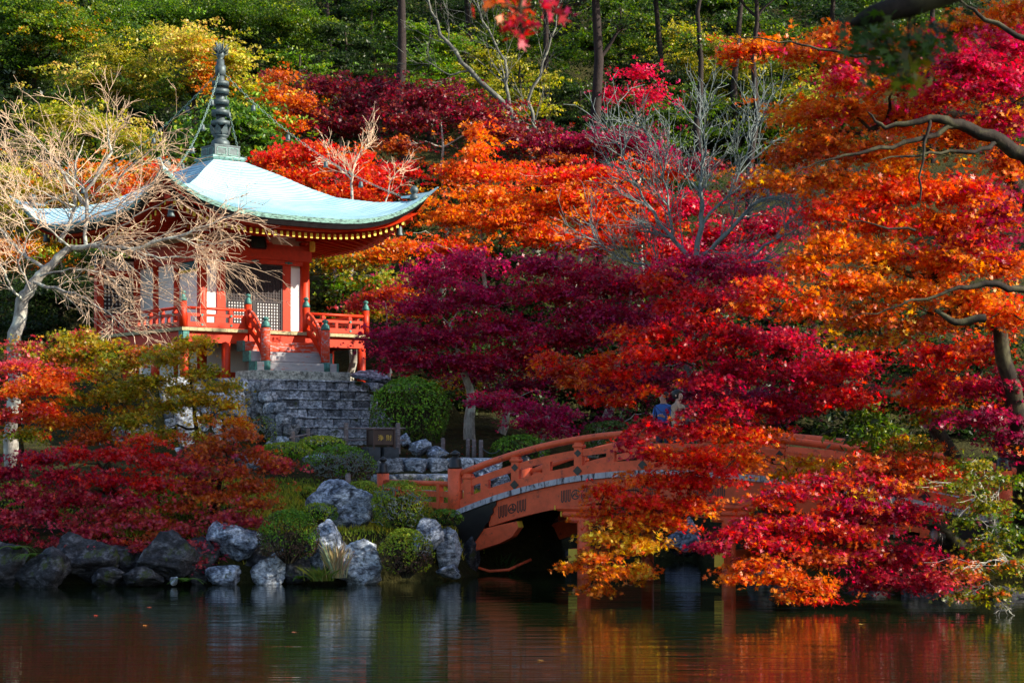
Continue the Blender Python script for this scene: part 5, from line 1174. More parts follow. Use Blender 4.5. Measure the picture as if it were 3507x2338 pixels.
lmaple('rust brown maple left of the clipped shrubs', [onbank(205, 42.6), P(212, 520, 42.2), P(220, 480, 42), P(232, 450, 41.8)], .11, [
    (240, 432, 22, 8, 42, .6, 'rust'), (220, 448, 30, 9, 42, .7, 'rust'), (255, 452, 26, 8, 42, .7, 'rust'), (200, 460, 26, 8, 42, .7, 'rose'), (275, 466, 24, 6, 41.8, .6, 'rose', .9), (235, 470, 34, 9, 41.7, .8, 'rust'), (195, 482, 30, 9, 41.6, .8, 'rose'), (250, 485, 28, 9, 41.5, .7, 'rust'), (215, 496, 34, 9, 41.4, .8, 'rust'), (180, 505, 26, 9, 41.3, .7, 'rust', .8), (255, 502, 26, 7, 41.2, .6, 'rust'), (285, 460, 12, 4, 41.8, .4, 'redor'), (225, 516, 32, 8, 41, .7, 'rose'), (250, 520, 22, 7, 40.8, .6, 'rose'), (185, 528, 26, 8, 40.8, .6, 'rose'), (205, 545, 24, 8, 40.5, .5, 'rose'), (180, 548, 20, 8, 40.4, .5, 'rose'), (200, 560, 14, 6, 40.2, .4, 'rose'), (160, 535, 22, 8, 40.6, .6, 'rust', .7)])

# ---- bare trees
def bare_tree(name, label, limbs, bark, twig_r, seed, reach=(.5, 1.1), per=9.0, bend=(0, 0, -.25), sub=7, spread=1.0, group=None, fine=(.16, .38)):
    """limbs: lists of (px, py, d, radius); shoots grow from each limb and twigs from each shoot"""
    pr = random.Random(seed); b0 = P(*limbs[0][0][:3]); gx = b0.x; base = Vector((gx, b0.y, min(b0.z, gz(gx, b0.y) - .2)))
    root = thing(name, label, 'tree', base, 0, group); m = MB(); tw = MB()
    bend = Vector(bend)
    first = [P(*q[:3]) for q in limbs[0]]
    m.tube(wob(base - base, first[0] - base, 4, .02, pr), [limbs[0][0][3] * (1.25 - .05 * k) for k in range(5)], 8, cap=False)
    def shoot(p, d, L, r, lev):
        n = 6 if lev == 0 else 4; pts = [p]; dd = d.normalized()
        for i in range(n):
            dd = (dd + bend * (.16 if lev == 0 else .12) + Vector((pr.gauss(0, .055), pr.gauss(0, .055), pr.gauss(0, .055)))).normalized()
            pts.append(pts[-1] + dd * (L / n))
        (m if r > twig_r * 1.8 else tw).tube(pts, [max(twig_r * .55, r * (1 - .75 * i / n)) for i in range(n + 1)], 4 if lev else 5, cap=False)
        if lev < 2:
            k = sub if lev == 0 else max(2, sub // 2)
            for _ in range(k):
                i = pr.randint(1, n); t = (pts[i] - pts[i - 1]).normalized()
                side = Vector((pr.gauss(0, 1), pr.gauss(0, 1), pr.gauss(0, 1))); side = (side - t * side.dot(t)).normalized()
                shoot(pts[i], t * .9 + side * spread * .8, pr.uniform(*fine) * (1.5 if lev == 0 else .8), max(twig_r, r * .45), lev + 1)
    for lb in limbs:
        pts = [P(*q[:3]) - base for q in lb]; rad = [q[3] for q in lb]; dense, dr = [], []
        for i in range(len(pts) - 1):
            seg = wob(pts[i], pts[i + 1], 4, .04, pr)
            for k, q in enumerate(seg[:-1]): dense.append(q); dr.append(rad[i] + (rad[i + 1] - rad[i]) * k / 4)
        dense.append(pts[-1]); dr.append(rad[-1]); m.tube(dense, dr, 7, cap=False)
        L = sum((dense[i + 1] - dense[i]).length for i in range(len(dense) - 1))
        for _ in range(int(L * per)):
            i = pr.randint(2, len(dense) - 1); t = (dense[i] - dense[i - 1]).normalized()
            if dr[i] > .085: continue
            side = Vector((pr.gauss(0, 1), pr.gauss(0, .8), pr.gauss(0, .8))); side = (side - t * side.dot(t)).normalized()
            shoot(dense[i], t * 1.0 + side * spread, pr.uniform(*reach), max(twig_r * 1.6, dr[i] * .4), 0)
    m.build('trunk', bark, root); tw.build('twigs', BARK_PALE if bark is BARK_GREY else bark, root)
    return root
bare_tree('weeping_tree', 'bare pale weeping tree with tangled drooping twigs left of the hall', [
    [(14, 345, 50, .19), (22, 300, 50, .17), (34, 282, 50, .14), (46, 269, 50, .12), (70, 247, 50, .09)],
    [(70, 247, 50, .075), (98, 246, 49.6, .06), (130, 249, 49.2, .05), (175, 237, 48.8, .04), (205, 226, 48.6, .028), (240, 212, 48.4, .014)],
    [(130, 249, 49.2, .035), (160, 258, 48.8, .026), (195, 256, 48.6, .018), (225, 262, 48.4, .01)],
    [(60, 242, 50, .06), (68, 226, 50, .055), (75, 206, 50.3, .042), (75, 163, 50.6, .026), (84, 140, 50.8, .012)],
    [(86, 246, 50, .05), (86, 190, 50.2, .046), (112, 152, 50.2, .034), (106, 124, 50.2, .012)],
    [(86, 206, 50.2, .045), (68, 182, 50.4, .038), (58, 162, 50.6, .028), (38, 140, 50.8, .014), (8, 128, 50.8, .008)],
    [(112, 190, 50, .032), (128, 168, 49.8, .024), (150, 150, 49.6, .012)],
    [(46, 269, 50, .055), (20, 252, 50.4, .04), (0, 228, 50.8, .03), (-30, 205, 51, .016)],
    [(34, 282, 49.8, .05), (62, 290, 49.4, .035), (85, 297, 49, .026), (112, 315, 48.7, .016), (134, 336, 48.5, .009)],
    [(22, 300, 49.8, .04), (10, 286, 49.4, .03), (4, 270, 49.2, .022), (-14, 250, 49, .012)],
    [(75, 206, 50.1, .03), (50, 196, 50, .022), (22, 182, 50, .014), (-10, 172, 50, .008)],
    [(98, 246, 49.8, .032), (120, 226, 49.4, .022), (150, 208, 49.2, .014), (185, 196, 49, .008)],
    [(175, 237, 48.8, .022), (200, 245, 48.6, .014), (232, 240, 48.4, .007)],
    [(70, 247, 49.9, .03), (46, 226, 49.6, .022), (24, 208, 49.4, .014), (-6, 196, 49.2, .007)], [(60, 236, 49.7, .026), (92, 216, 49.3, .018), (124, 204, 49.1, .012), (152, 186, 49, .006)], [(30, 290, 49.5, .03), (18, 262, 49.2, .022), (30, 232, 49, .014), (12, 206, 48.9, .007)],
    [(40, 276, 49.6, .03), (70, 268, 49.2, .022), (100, 272, 49, .014), (126, 290, 48.8, .008)]], BARK_GREY, .0075, 11, (.7, 1.8), 3.7, (0.05, -.05, -.22), 6, .75, None, (.24, .55))
GB = 'bare silver trees'
bare_tree('bare_tree', 'bare silver grey tree fanning out above the crimson maples', [
    [(690, 330, 60, .16), (690, 290, 60, .14), (694, 262, 60, .12)],
    [(694, 262, 60, .10), (702, 225, 60, .085), (700, 185, 60, .06), (706, 150, 60, .03), (700, 122, 60, .012)],
    [(694, 262, 60, .08), (672, 238, 60, .065), (648, 205, 60, .045), (628, 172, 60, .026), (620, 142, 60, .01)],
    [(694, 262, 60, .085), (724, 236, 59.5, .07), (752, 205, 59.4, .05), (785, 190, 59.2, .03), (815, 180, 59, .012)],
    [(694, 270, 60, .07), (738, 262, 59.5, .055), (775, 240, 59.2, .04), (805, 222, 59, .02), (828, 212, 59, .01)],
    [(690, 275, 60, .06), (650, 266, 60, .045), (618, 258, 60, .03), (596, 240, 60, .012)],
    [(702, 225, 60, .05), (735, 185, 60, .035), (748, 150, 60, .02), (758, 126, 60, .01)],
    [(672, 238, 60, .045), (668, 195, 60, .032), (660, 160, 60, .018), (655, 140, 60, .01)],
    [(738, 262, 59.5, .04), (785, 262, 59, .028), (820, 250, 58.8, .012)]], BARK_SILVER, .0145, 21, (.8, 1.7), 4.6, (0, 0, .30), 5, .75, GB, (.35, .75))
bare_tree('bare_tree', 'bare lichen-grey tree slanting across the wood right of the nearer cedar', [
    [(535, 165, 81, .16), (510, 110, 81, .13), (470, 70, 81, .10), (440, 35, 81, .07), (425, -15, 81, .03)],
    [(510, 110, 81, .08), (505, 60, 81, .06), (482, 20, 81, .035), (470, -20, 81, .02)],
    [(545, 150, 80, .09), (528, 100, 80, .07), (548, 50, 80, .045), (560, 0, 80, .02)],
    [(470, 70, 81, .05), (450, 75, 81, .035), (425, 60, 81, .015)]], BARK_SHADED, .011, 31, (.9, 2.0), 2.2, (0, 0, .3), 4, .8, GB, (.4, .8))
bare_tree('bare_tree', 'small bare bush standing up out of the red crown right of the roof', [
    [(352, 196, 67.5, .05), (352, 172, 67.5, .035), (358, 155, 67.5, .02), (368, 143, 67.5, .01)], [(352, 180, 67.5, .03), (340, 168, 67.5, .02), (330, 160, 67.5, .01)], [(385, 205, 67.5, .03), (390, 182, 67.5, .02), (398, 170, 67.5, .01)]], BARK_GREY, .011, 51, (.4, .8), 5, (0, 0, .3), 5, .8, GB, (.2, .45))

# ------------------------------------------------------------------ shrubs
GS = 'clipped shrubs on the bank'
def shrub(label, px, py, rx, ry, d, pal, pal2=None, leaf=.045, dens=1.0, top=None, lichen=0, group=GS, sq=1.0):
    TREE_SEED[0] += 1; rng = np.random.default_rng(TREE_SEED[0])
    c = P(px, py, d); a, h = M(rx, d), M(ry, d); dep = a * .9
    base = Vector((c.x, c.y, c.z - h)); root = thing('azalea_shrub', label, 'shrub', base, 0, group)
    n = int(dens * 2.2 * (4 * math.pi * ((a * h * 2 + a * a) / 3)) / (leaf * leaf) * .55); n = min(n, 26000)
    dd = rng.normal(size=(n, 3)); dd /= np.linalg.norm(dd, axis=1, keepdims=True)
    dd[:, 2] = np.where(dd[:, 2] < -.75, -dd[:, 2], dd[:, 2])
    lump = np.array([1 + .10 * mnoise.noise(Vector((q[0] * 2.2 + px, q[1] * 2.2, q[2] * 2.2))) + .07 * mnoise.noise(Vector((q[0] * 6 + px, q[1] * 6, q[2] * 6))) for q in dd])
    rr = (1 - rng.exponential(.045, n)) * lump
    p = dd * rr[:, None]
    p = np.sign(p) * np.abs(p) ** np.array([1, 1, sq])
    pos = p * np.array([a, dep, h]) + np.array([0, 0, h])
    nrm = dd + rng.normal(0, .55, (n, 3)) + np.array([0, 0, .35])
    col = pick(pal, n, rng)
    if pal2 is not None:
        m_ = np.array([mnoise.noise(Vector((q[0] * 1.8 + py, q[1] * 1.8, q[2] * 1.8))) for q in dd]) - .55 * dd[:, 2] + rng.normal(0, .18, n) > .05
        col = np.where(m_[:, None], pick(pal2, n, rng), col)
    col = np.clip(col * rng.uniform(.65, 1.3, (n, 1)), 0, .8)
    leaf_mesh('foliage', pos, nrm, leaf * rng.uniform(.6, 1.15, n), col, 'rhomb', rng, LEAF_SHRUB, root)
    mb_ = MB(); pr = random.Random(TREE_SEED[0])
    for _ in range(40):
        q = Vector((pr.gauss(0, 1), pr.gauss(0, 1), abs(pr.gauss(0, .8)))).normalized() * pr.uniform(.7, .97)
        e = Vector((q.x * a, q.y * dep, h + q.z * h * .95)); s_ = Vector((q.x * a * .15, q.y * dep * .15, .02))
        mb_.tube(wob(s_, e, 4, .08, pr), [.018, .014, .011, .008, .005], 4, cap=False)
    mb_.build('stems', BARK_DARK, root)
    if lichen:
        lm = MB()
        for _ in range(lichen):
            q = Vector((pr.gauss(.1, .5), -abs(pr.gauss(.8, .2)), pr.gauss(.05, .35))).normalized()
            s_ = Vector((q.x * a, q.y * dep, h + q.z * h)); e = s_ + Vector((pr.gauss(0, .12), -.05, pr.uniform(-.02, .16)))
            lm.tube(wob(s_, e, 3, .15, pr), [.012, .011, .009, .005], 4, cap=False)
            for _ in range(2): lm.tube([s_.lerp(e, .6), s_.lerp(e, .6) + Vector((pr.gauss(0, .07), -.02, pr.uniform(0, .1)))], [.008, .004], 3, cap=False)
        lm.build('dead_twigs', BARK_SILVER, root)
    return root
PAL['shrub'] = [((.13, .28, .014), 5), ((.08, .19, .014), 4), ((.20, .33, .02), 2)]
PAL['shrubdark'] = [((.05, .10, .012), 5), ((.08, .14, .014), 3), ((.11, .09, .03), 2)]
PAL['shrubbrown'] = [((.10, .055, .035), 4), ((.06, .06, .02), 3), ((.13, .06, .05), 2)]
PAL['moss'] = [((.27, .36, .02), 5), ((.18, .28, .018), 4), ((.38, .36, .025), 2)]
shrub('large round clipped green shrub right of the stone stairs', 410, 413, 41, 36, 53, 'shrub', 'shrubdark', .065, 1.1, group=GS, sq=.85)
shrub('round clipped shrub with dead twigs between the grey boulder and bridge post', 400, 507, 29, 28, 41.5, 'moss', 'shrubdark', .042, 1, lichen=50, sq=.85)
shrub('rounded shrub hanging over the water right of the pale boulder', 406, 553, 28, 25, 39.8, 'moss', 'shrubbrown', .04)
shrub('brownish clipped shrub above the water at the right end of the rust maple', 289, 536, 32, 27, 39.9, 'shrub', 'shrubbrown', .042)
shrub('low bright green shrub in front of the grey boulder', 318, 513, 20, 11, 41.6, 'moss', 'shrub', .04)
shrub('small round moss green shrub left of the grey boulder', 309, 494, 10, 8, 43.2, 'moss', None, .04)
shrub('low flat green shrub peeping over the grey boulder', 362, 488, 18, 8, 44, 'moss', None, .04)
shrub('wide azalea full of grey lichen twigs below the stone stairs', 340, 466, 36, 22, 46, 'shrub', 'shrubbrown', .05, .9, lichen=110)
shrub('flat mossy shrub left of the lichen azalea', 287, 451, 26, 10, 48.5, 'moss', 'shrub', .05)
shrub('flat mossy shrub just below the bottom stone step', 322, 443, 24, 8, 49.5, 'moss', 'shrub', .05)
shrub('thin small bush against the stone wall left of the stairs', 262, 430, 15, 15, 50.5, 'shrubdark', 'moss', .05, .5, lichen=40)
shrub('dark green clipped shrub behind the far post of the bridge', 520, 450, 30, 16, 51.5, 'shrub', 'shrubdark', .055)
shrub('dark shrub below the grey trunks behind the bridge rail', 612, 440, 38, 20, 53, 'shrubdark', None, .06)
shrub('dark shrub behind the middle of the bridge', 690, 446, 40, 18, 53, 'shrubdark', None, .06)
shrub('low green shrub tucked under the left end of the bridge', 446, 517, 17, 9, 42.0, 'shrub', 'shrubdark', .04)
shrub('green mound under the red maple at the far left', 20, 500, 40, 20, 43.5, 'moss', 'shrubdark', .05)
shrub('olive green mound behind the red maple trunk', 95, 515, 40, 18, 43, 'moss', 'shrubdark', .05)
shrub('green mound behind the rust maple', 200, 512, 44, 20, 43, 'moss', 'shrubdark', .05)
shrub('small green tuft shrub behind the rust maple crown', 165, 492, 26, 12, 44, 'shrub', None, .05)

# ------------------------------------------------------------------ rocks, walls, stone stairs
_ico = {}
def ico(sub):
    if sub not in _ico:
        import bmesh
        b = bmesh.new(); bmesh.ops.create_icosphere(b, subdivisions=sub, radius=1)
        _ico[sub] = ([v.co.copy() for v in b.verts], [[v.index for v in f.verts] for f in b.faces]); b.free()
    return _ico[sub]
def rock_shape(pr, sub=5, planes=9, rough=.11, boxy=0.0):
    vs_, fs = ico(sub); pl = []
    for _ in range(planes):
        n = Vector((pr.gauss(0, 1), pr.gauss(0, 1), pr.gauss(0, 1))).normalized(); pl.append((n, pr.uniform(.58, .98)))
    if boxy:
        for ax in range(3):
            for sg in (-1, 1):
                n = Vector((0, 0, 0)); n[ax] = sg; n = (n + Vector((pr.gauss(0, .06), pr.gauss(0, .06), pr.gauss(0, .06)))).normalized(); pl.append((n, boxy))
    off = Vector((pr.uniform(0, 99), pr.uniform(0, 99), pr.uniform(0, 99))); out = []
    for v in vs_:
        r_ = 1.2
        for n, h in pl:
            c = v.dot(n)
            if c > .05: r_ = min(r_, h / c)
        q = v + Vector((mnoise.noise(v * 1.3 + off), mnoise.noise(v * 1.3 - off), 0)) * .4
        ridge = 1 - abs(mnoise.noise(q * 2.6 + off)) * 2
        r_ *= 1 + rough * (mnoise.noise(q * 1.6 + off) * 1.1 + ridge * .35 + mnoise.noise(q * 5 + off) * .5 + mnoise.noise(q * 11 + off) * .28)
        out.append(v * r_)
    return out, fs
GRK = 'boulders along the shore'
def rock(label, px, py, w, h, d, mat, seed, dep=None, group=GRK, rot=0, pointed=0.0):
    pr = random.Random(seed); vs_, fs = rock_shape(pr)
    a, c_ = M(w, d) / 1.82, M(h, d) / 1.82; b = dep or a * .8; c = P(px, py, d)
    mx = [max(abs(v[i]) for v in vs_) for i in range(3)]
    out = []
    for v in vs_:
        x, y, z = v.x / mx[0], v.y / mx[1], v.z / mx[2]
        k = 1 - pointed * max(0, z); x = x * k + pointed * .25 * max(0, z)
        x, z = x * math.cos(rot) - z * math.sin(rot), x * math.sin(rot) + z * math.cos(rot)
        out.append((x * a, y * b, z * c_))
    m = MB(); m.add(out, fs, smooth=True); o = m.build('boulder', mat); o.location = c
    return tag(o, label, 'rock', group)
rock('big grey boulder beside the round clipped shrub', 342, 506, 66, 50, 42.3, ROCK, 1, rot=-.25)
rock('pointed grey rock slab left of the pale boulder', 324, 551, 44, 60, 40.7, ROCK, 2, pointed=.6)
rock('pale rounded boulder standing in the water', 359, 563, 49, 48, 40.3, ROCK_PALE, 3, pointed=.25)
rock('dark knobbly rock leaning left of the upright bridge rock', 427, 538, 34, 38, 41.2, ROCK, 4, rot=.5)
rock('upright pale rock under the left end of the bridge', 449, 545, 25, 52, 41.8, ROCK_PALE, 5)
rock('small low rock at the waterline below the upright pale rock', 450, 571, 26, 15, 41.2, ROCK, 6)
rock('flat-faced dark rock beneath the bridge corbel', 470, 556, 26, 44, 43.2, ROCK_SHADED, 7)
rock('dark overhanging boulder with a pale top under the rust maple', 236, 542, 58, 44, 40.7, ROCK, 8)
rock('flat brown-grey rock at the waterline below the brownish shrub', 271, 568, 44, 36, 40.2, ROCK_PALE, 9, dep=.35)
rock('small lichen-spotted rock at the waterline under the overhanging boulder', 226, 576, 38, 22, 40.0, ROCK, 10, dep=.3)
rock('mossy wedge-shaped rock in the water at the far left', 45, 570, 60, 46, 39.4, ROCK_SHADED, 11, pointed=.6)
rock('large dark rock right of the mossy wedge', 86, 558, 62, 58, 40.0, ROCK_SHADED, 12, rot=.5)
rock('broad dark rock under the hanging rose leaves', 168, 560, 66, 56, 40.0, ROCK_SHADED, 13, rot=-.2)
rock('dark rock cut by the left edge of the picture', 2, 562, 52, 56, 39.6, ROCK_SHADED, 14, rot=.3)
rock('dark rock in the recess left of the hanging rose leaves', 126, 562, 56, 54, 40.5, ROCK_SHADED, 15, rot=.8)
rock('low dark rock at the waterline between the wedge and the recess', 106, 577, 34, 20, 39.5, ROCK_SHADED, 41)
rock('low dark rock at the waterline right of the recess', 142, 577, 40, 22, 39.5, ROCK_SHADED, 42)
rock('dark rock behind the small lichen-spotted rock', 200, 562, 40, 48, 40.4, ROCK_SHADED, 43, rot=.3)
rock('dark shaded rock behind the flat brown-grey rock', 262, 552, 50, 40, 41.0, ROCK_SHADED, 44)
rock('mossy rock in the gap below the brownish shrub', 298, 570, 28, 28, 40.3, ROCK_SHADED, 45)
rock('tiny pale stone at the waterline beside the fern', 174, 580, 8, 9, 39.4, ROCK_PALE, 16)
rock('pale grey boulder behind the olive and gold maple', 133, 438, 62, 28, 48, ROCK_PALE, 17, group='boulders under the hall')
rock('tall pale rock below the corner of the veranda', 186, 428, 28, 44, 49.5, ROCK_PALE, 18, group='boulders under the hall')
rock('grey rock right of the rust maple crown', 250, 462, 30, 26, 46, ROCK, 19, group='boulders under the hall')
rock('pale rock on the slope left of the stairs', 232, 408, 30, 24, 53, ROCK_PALE, 20, group='boulders under the hall')
rock('small rock peeping out above the lichen azalea', 313, 459, 24, 16, 47, ROCK, 21, group='boulders under the hall')
rock('dark rock under the arch just right of the pipe', 492, 560, 34, 34, 44.6, ROCK_SHADED, 22)
rock('dark rock under the middle of the left arch', 520, 561, 40, 30, 45.2, ROCK_SHADED, 23)
rock('dark rock under the arch left of the first pier', 552, 560, 36, 26, 46.4, ROCK_SHADED, 24)
rock('grey boulder on the far bank seen between the piers', 682, 540, 34, 44, 49.3, ROCK, 25)
rock('dark boulder on the far bank behind the first pier', 630, 545, 50, 34, 50.2, ROCK_SHADED, 26)
rock('dark boulder on the far bank right of the second pier', 728, 545, 46, 36, 49.4, ROCK_SHADED, 27)
rock('mossy grey rock at the left bridge head', 487, 477, 32, 30, 47.2, ROCK, 28)
rock('dark rock of the right bank under the lowest boughs', 800, 597, 60, 36, 38.4, ROCK_SHADED, 29)
rock('dark rock of the right bank left of the spotlight', 868, 599, 66, 38, 37.6, ROCK_SHADED, 30)
rock('dark mossy rock of the right bank below the spotlight', 940, 600, 70, 40, 36.9, ROCK_SHADED, 31)
rock('dark rock in the lower right corner of the pond', 1010, 605, 60, 38, 36.4, ROCK_SHADED, 32)
rock('dark rock of the right bank nearest the second pier', 766, 590, 40, 38, 39.2, ROCK_SHADED, 33)

def pavl(a, b, z=0.0):
    c, s = math.cos(BTH), math.sin(BTH); return Vector((BC[0] + a * c - b * s, BC[1] + a * s + b * c, z))
def stone_row(m, p0, p1, z0, z1, depth, pr, n, jit=.03, cap=None):
    """a row of rough blocks from p0 to p1"""
    p0, p1 = Vector((p0[0], p0[1], 0)), Vector((p1[0], p1[1], 0)); d = p1 - p0; L = d.length; d.normalize(); nrm = Vector((d.y, -d.x, 0))
    ws_ = [pr.uniform(.6, 1.5) for _ in range(n)]; t = sum(ws_); x = 0
    for w in ws_:
        w = w / t * L; vs_, fs = rock_shape(pr, 3, 3, .06, .68)
        mx = [max(abs(v[i]) for v in vs_) for i in range(3)]; c = p0 + d * (x + w / 2) + nrm * pr.uniform(-jit, jit); zc, hz = (z0 + z1) / 2, (z1 - z0) / 2
        hz *= pr.uniform(.95, 1.06); g = pr.choice((.4, .6, .8, 1.0, 1.0, 1.3, 1.7)); warm = pr.uniform(-.04, .08)
        m.add([c + d * (v.x / mx[0] * w * .515) + nrm * (v.y / mx[1] * depth / 2) + Vector((0, 0, zc + v.z / mx[2] * hz)) for v in vs_], fs, (g * (1 + warm), g, g * (1 - warm)), smooth=True)
        x += w
st = thing('stone_staircase', 'rough grey stone stairs climbing to the hall', 'stone stairs', pavl(0, -6.4, 2.7))
pr = random.Random(77); NST = 8
for k in range(NST):
    b0 = -5.32 - .335 * k; zt = 4.90 - .283 * k; m = MB()
    a0 = -1.62 + .03 * k; a1 = 1.75 + .05 * k
    w_ = [pr.uniform(.6, 1.5) for _ in range(7)]; x = a0; tw_ = sum(w_)
    for w in w_:
        w = w / tw_ * (a1 - a0); g = pr.choice((.45, .6, .8, .95, 1.0, 1.25, 1.6)); hh = .30 + pr.uniform(-.01, .02)
        rot = Matrix.Rotation(BTH + pr.gauss(0, .02), 3, 'Z') @ Matrix.Rotation(pr.gauss(0, .015), 3, 'Y')
        m.box(pavl(x + w / 2, b0 - .17 + pr.uniform(-.025, .02), zt - .03 - hh / 2), (w - .018, .44, hh), rot, (g, g, g * 1.03), bevel=.035); x += w
    for q in range(4):
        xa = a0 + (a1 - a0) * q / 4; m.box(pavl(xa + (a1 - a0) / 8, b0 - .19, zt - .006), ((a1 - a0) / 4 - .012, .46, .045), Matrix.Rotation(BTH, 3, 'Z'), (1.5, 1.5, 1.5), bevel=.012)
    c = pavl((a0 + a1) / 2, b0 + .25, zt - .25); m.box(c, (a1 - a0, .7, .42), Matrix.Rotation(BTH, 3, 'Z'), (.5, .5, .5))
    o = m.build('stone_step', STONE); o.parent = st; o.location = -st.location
wl_ = thing('stone_wall', 'rubble stone wall holding up the terrace left of the stairs', 'stone wall', pavl(-3.2, -5.3, 2.6))
m = MB()
for k in range(6):
    z1 = 4.93 - .40 * k; out = .09 * k; stone_row(m, pavl(-4.9, -5.12 - out), pavl(-1.66 + .02 * k, -5.16 - out), z1 - .44, z1, .55, pr, 9 + pr.randint(-1, 2), .05)
o = m.build('wall_face', STONE); o.parent = wl_; o.location = -wl_.location
m = MB()   # sloping flank beside the stairs
for k in range(7):
    z1 = 4.86 - .32 * k; stone_row(m, pavl(-1.78, -5.2 - .25 * max(0, k - 1)), pavl(-1.76 + .02 * k, -5.4 - .38 * (k + 1)), z1 - .36, z1, .5, pr, 2 + k // 2, .05)
o = m.build('stair_flank', STONE); o.parent = wl_; o.location = -wl_.location
wr_ = thing('stone_wall', 'rubble stone wall of the terrace right of the stairs', 'stone wall', pavl(2.9, -5.2, 2.6))
m = MB()
for k in range(6):
    z1 = 4.93 - .40 * k; out = .09 * k; stone_row(m, pavl(1.85, -5.0 - out), pavl(4.6, -4.9 - out), z1 - .44, z1, .55, pr, 6, .05)
o = m.build('wall_face', STONE); o.parent = wr_; o.location = -wr_.location
ter = thing('stone_terrace', 'low terrace of long rough stones between the bridge and the stairs', 'stone terrace', P(430, 470, 49))
for (x0, y0_, x1, d0, d1, z0, z1, n, dep) in ((372, 0, 500, 49.6, 50.6, 2.15, 2.62, 5, .8), (368, 0, 512, 48.3, 49.4, 1.75, 2.22, 5, 1.2), (372, 0, 500, 46.8, 48.2, 1.4, 1.84, 4, 1.6)):
    m = MB(); stone_row(m, P(x0, 450, d0), P(x1, 450, d1), z0, z1, dep, pr, n, .04); o = m.build('terrace_course', STONE); o.parent = ter; o.location = -ter.location
for (lab, px, py, w, h, d, sd) in (('squat block stone right of the offering box', 418, 447, 26, 18, 51, 61), ('sloping stone at the right foot of the large round shrub', 438, 452, 22, 13, 51, 62), ('small stone under the large round shrub', 404, 440, 14, 14, 51.6, 63), ('grey slab stone behind the right fence of the terrace', 372, 377, 40, 14, 60, 64)):
    rock(lab, px, py, w, h, d, ROCK, sd, group='stones by the stairs')

# ------------------------------------------------------------------ offering box, fences, bollards
RZ = R(24)
ob = thing('offering_box', 'brown metal offering box with two gold characters on dark blocks', 'offering box', P(381, 447, 49.6), RZ)
m = MB(); m.box((0, 0, .26), (.56, .46, .40), bevel=.012); body = m.build('box_body', BROWN_METAL, ob)
m = MB()
for x in (-.285, .285):
    for y in (-.235, .235): m.box((x, y, .21), (.045, .045, .50))
m.box((0, 0, .468), (.62, .52, .03), bevel=.01); m.build('box_frame', BROWN_METAL, ob)
m = MB()
for k in range(6): m.box((-.2 + .08 * k, 0, .489), (.03, .44, .012))
m.build('slot_grille', DARKWOOD, ob)
cu = bpy.data.curves.new('characters', 'FONT'); cu.body = '浄財'; cu.size = .165; cu.extrude = .003; cu.align_x = 'CENTER'; cu.space_character = 1.75
tmp = bpy.data.objects.new('characters_curve', cu); COL.objects.link(tmp)
me = bpy.data.meshes.new_from_object(tmp.evaluated_get(bpy.context.evaluated_depsgraph_get())); bpy.data.objects.remove(tmp)
co = np.empty(len(me.vertices) * 3, np.float32); me.vertices.foreach_get('co', co); co = co.reshape(-1, 3)
if len(co): co[:, 0] -= (co[:, 0].min() + co[:, 0].max()) / 2; me.vertices.foreach_set('co', co.reshape(-1)); me.update()
o = link_mesh('gold_characters', me, GOLD, ob); o.location = (.02, -.238, .19); o.rotation_euler = (R(90), 0, 0)
for x, lab in ((-.27, 'dark concrete block under the left end of the offering box'), (.20, 'dark concrete block under the right end of the offering box')):
    m = MB(); m.box((0, 0, 0), (.42 if x > 0 else .34, .5, .36), Matrix.Rotation(RZ, 3, 'Z'), bevel=.015); o = m.build('concrete_block', CONCRETE)
    p = P(381, 447, 49.6); o.location = (p.x + x * math.cos(RZ), p.y + x * math.sin(RZ), p.z - .17); tag(o, lab, 'block', 'blocks under the offering box')
fn = thing('wooden_fence', 'two weathered grey posts joined by thin round rails behind the offering box', 'fence', P(372, 446, 50.2))
def fenceposts(root, pts, h, r_, rails):
    o0 = root.location
    for (x, y, z) in pts:
        m = MB(); c = Vector((x, y, z)) - o0; m.box(c + Vector((0, 0, h / 2 - .1)), (r_ * 2, r_ * 2, h + .2), Matrix.Rotation(.3, 3, 'Z'), bevel=.02); m.build('fence_post', GREYPOST, root)
    for zf in rails:
        m = MB(); a, b_ = Vector(pts[0]) - o0, Vector(pts[-1]) - o0; e = (b_ - a).normalized() * .2; m.tube([a - e + Vector((0, 0, zf)), b_ + e + Vector((0, 0, zf))], .022, 8); m.build('fence_rail', GREYPOST, root)
p0, p1 = P(346, 446, 50.0), P(398, 446, 50.4); fenceposts(fn, [tuple(p0), tuple(p1)], .62, .055, (.48, .17))
fn2 = thing('wooden_fence', 'short dark fence posts with a rail left of the bottom stone step', 'fence', P(300, 450, 49.5))
p0, p1 = P(293, 452, 49.4), P(308, 449, 50.2); fenceposts(fn2, [tuple(p0), tuple(p1)], .55, .045, (.40,))
for k, (px, py, h, d, lab) in enumerate([(443, 455, .45, 52, 'dark wooden bollard just left of the black bridge post cap'), (468, 457, .50, 52.4, 'left one of three dark bollards beside the path'), (474, 458, .50, 51.8, 'middle one of three dark bollards beside the path'), (481, 459, .50, 51.2, 'right one of three dark bollards, where the chain starts')]):
    m = MB(); m.tube([(0, 0, -.3), (0, 0, h), (0, 0, h + .03)], [.06, .058, .045], 10); o = m.build('bollard', GREYPOST); o.location = P(px, py, d); tag(o, lab, 'bollard', 'dark bollards on the far path')
a, b_ = P(481, 446, 51.2), P(500, 449, 50.6); m = MB(); pts = [a.lerp(b_, i / 10) - Vector((0, 0, .14 * 4 * i / 10 * (1 - i / 10))) for i in range(11)]; m.tube(pts, .012, 5)
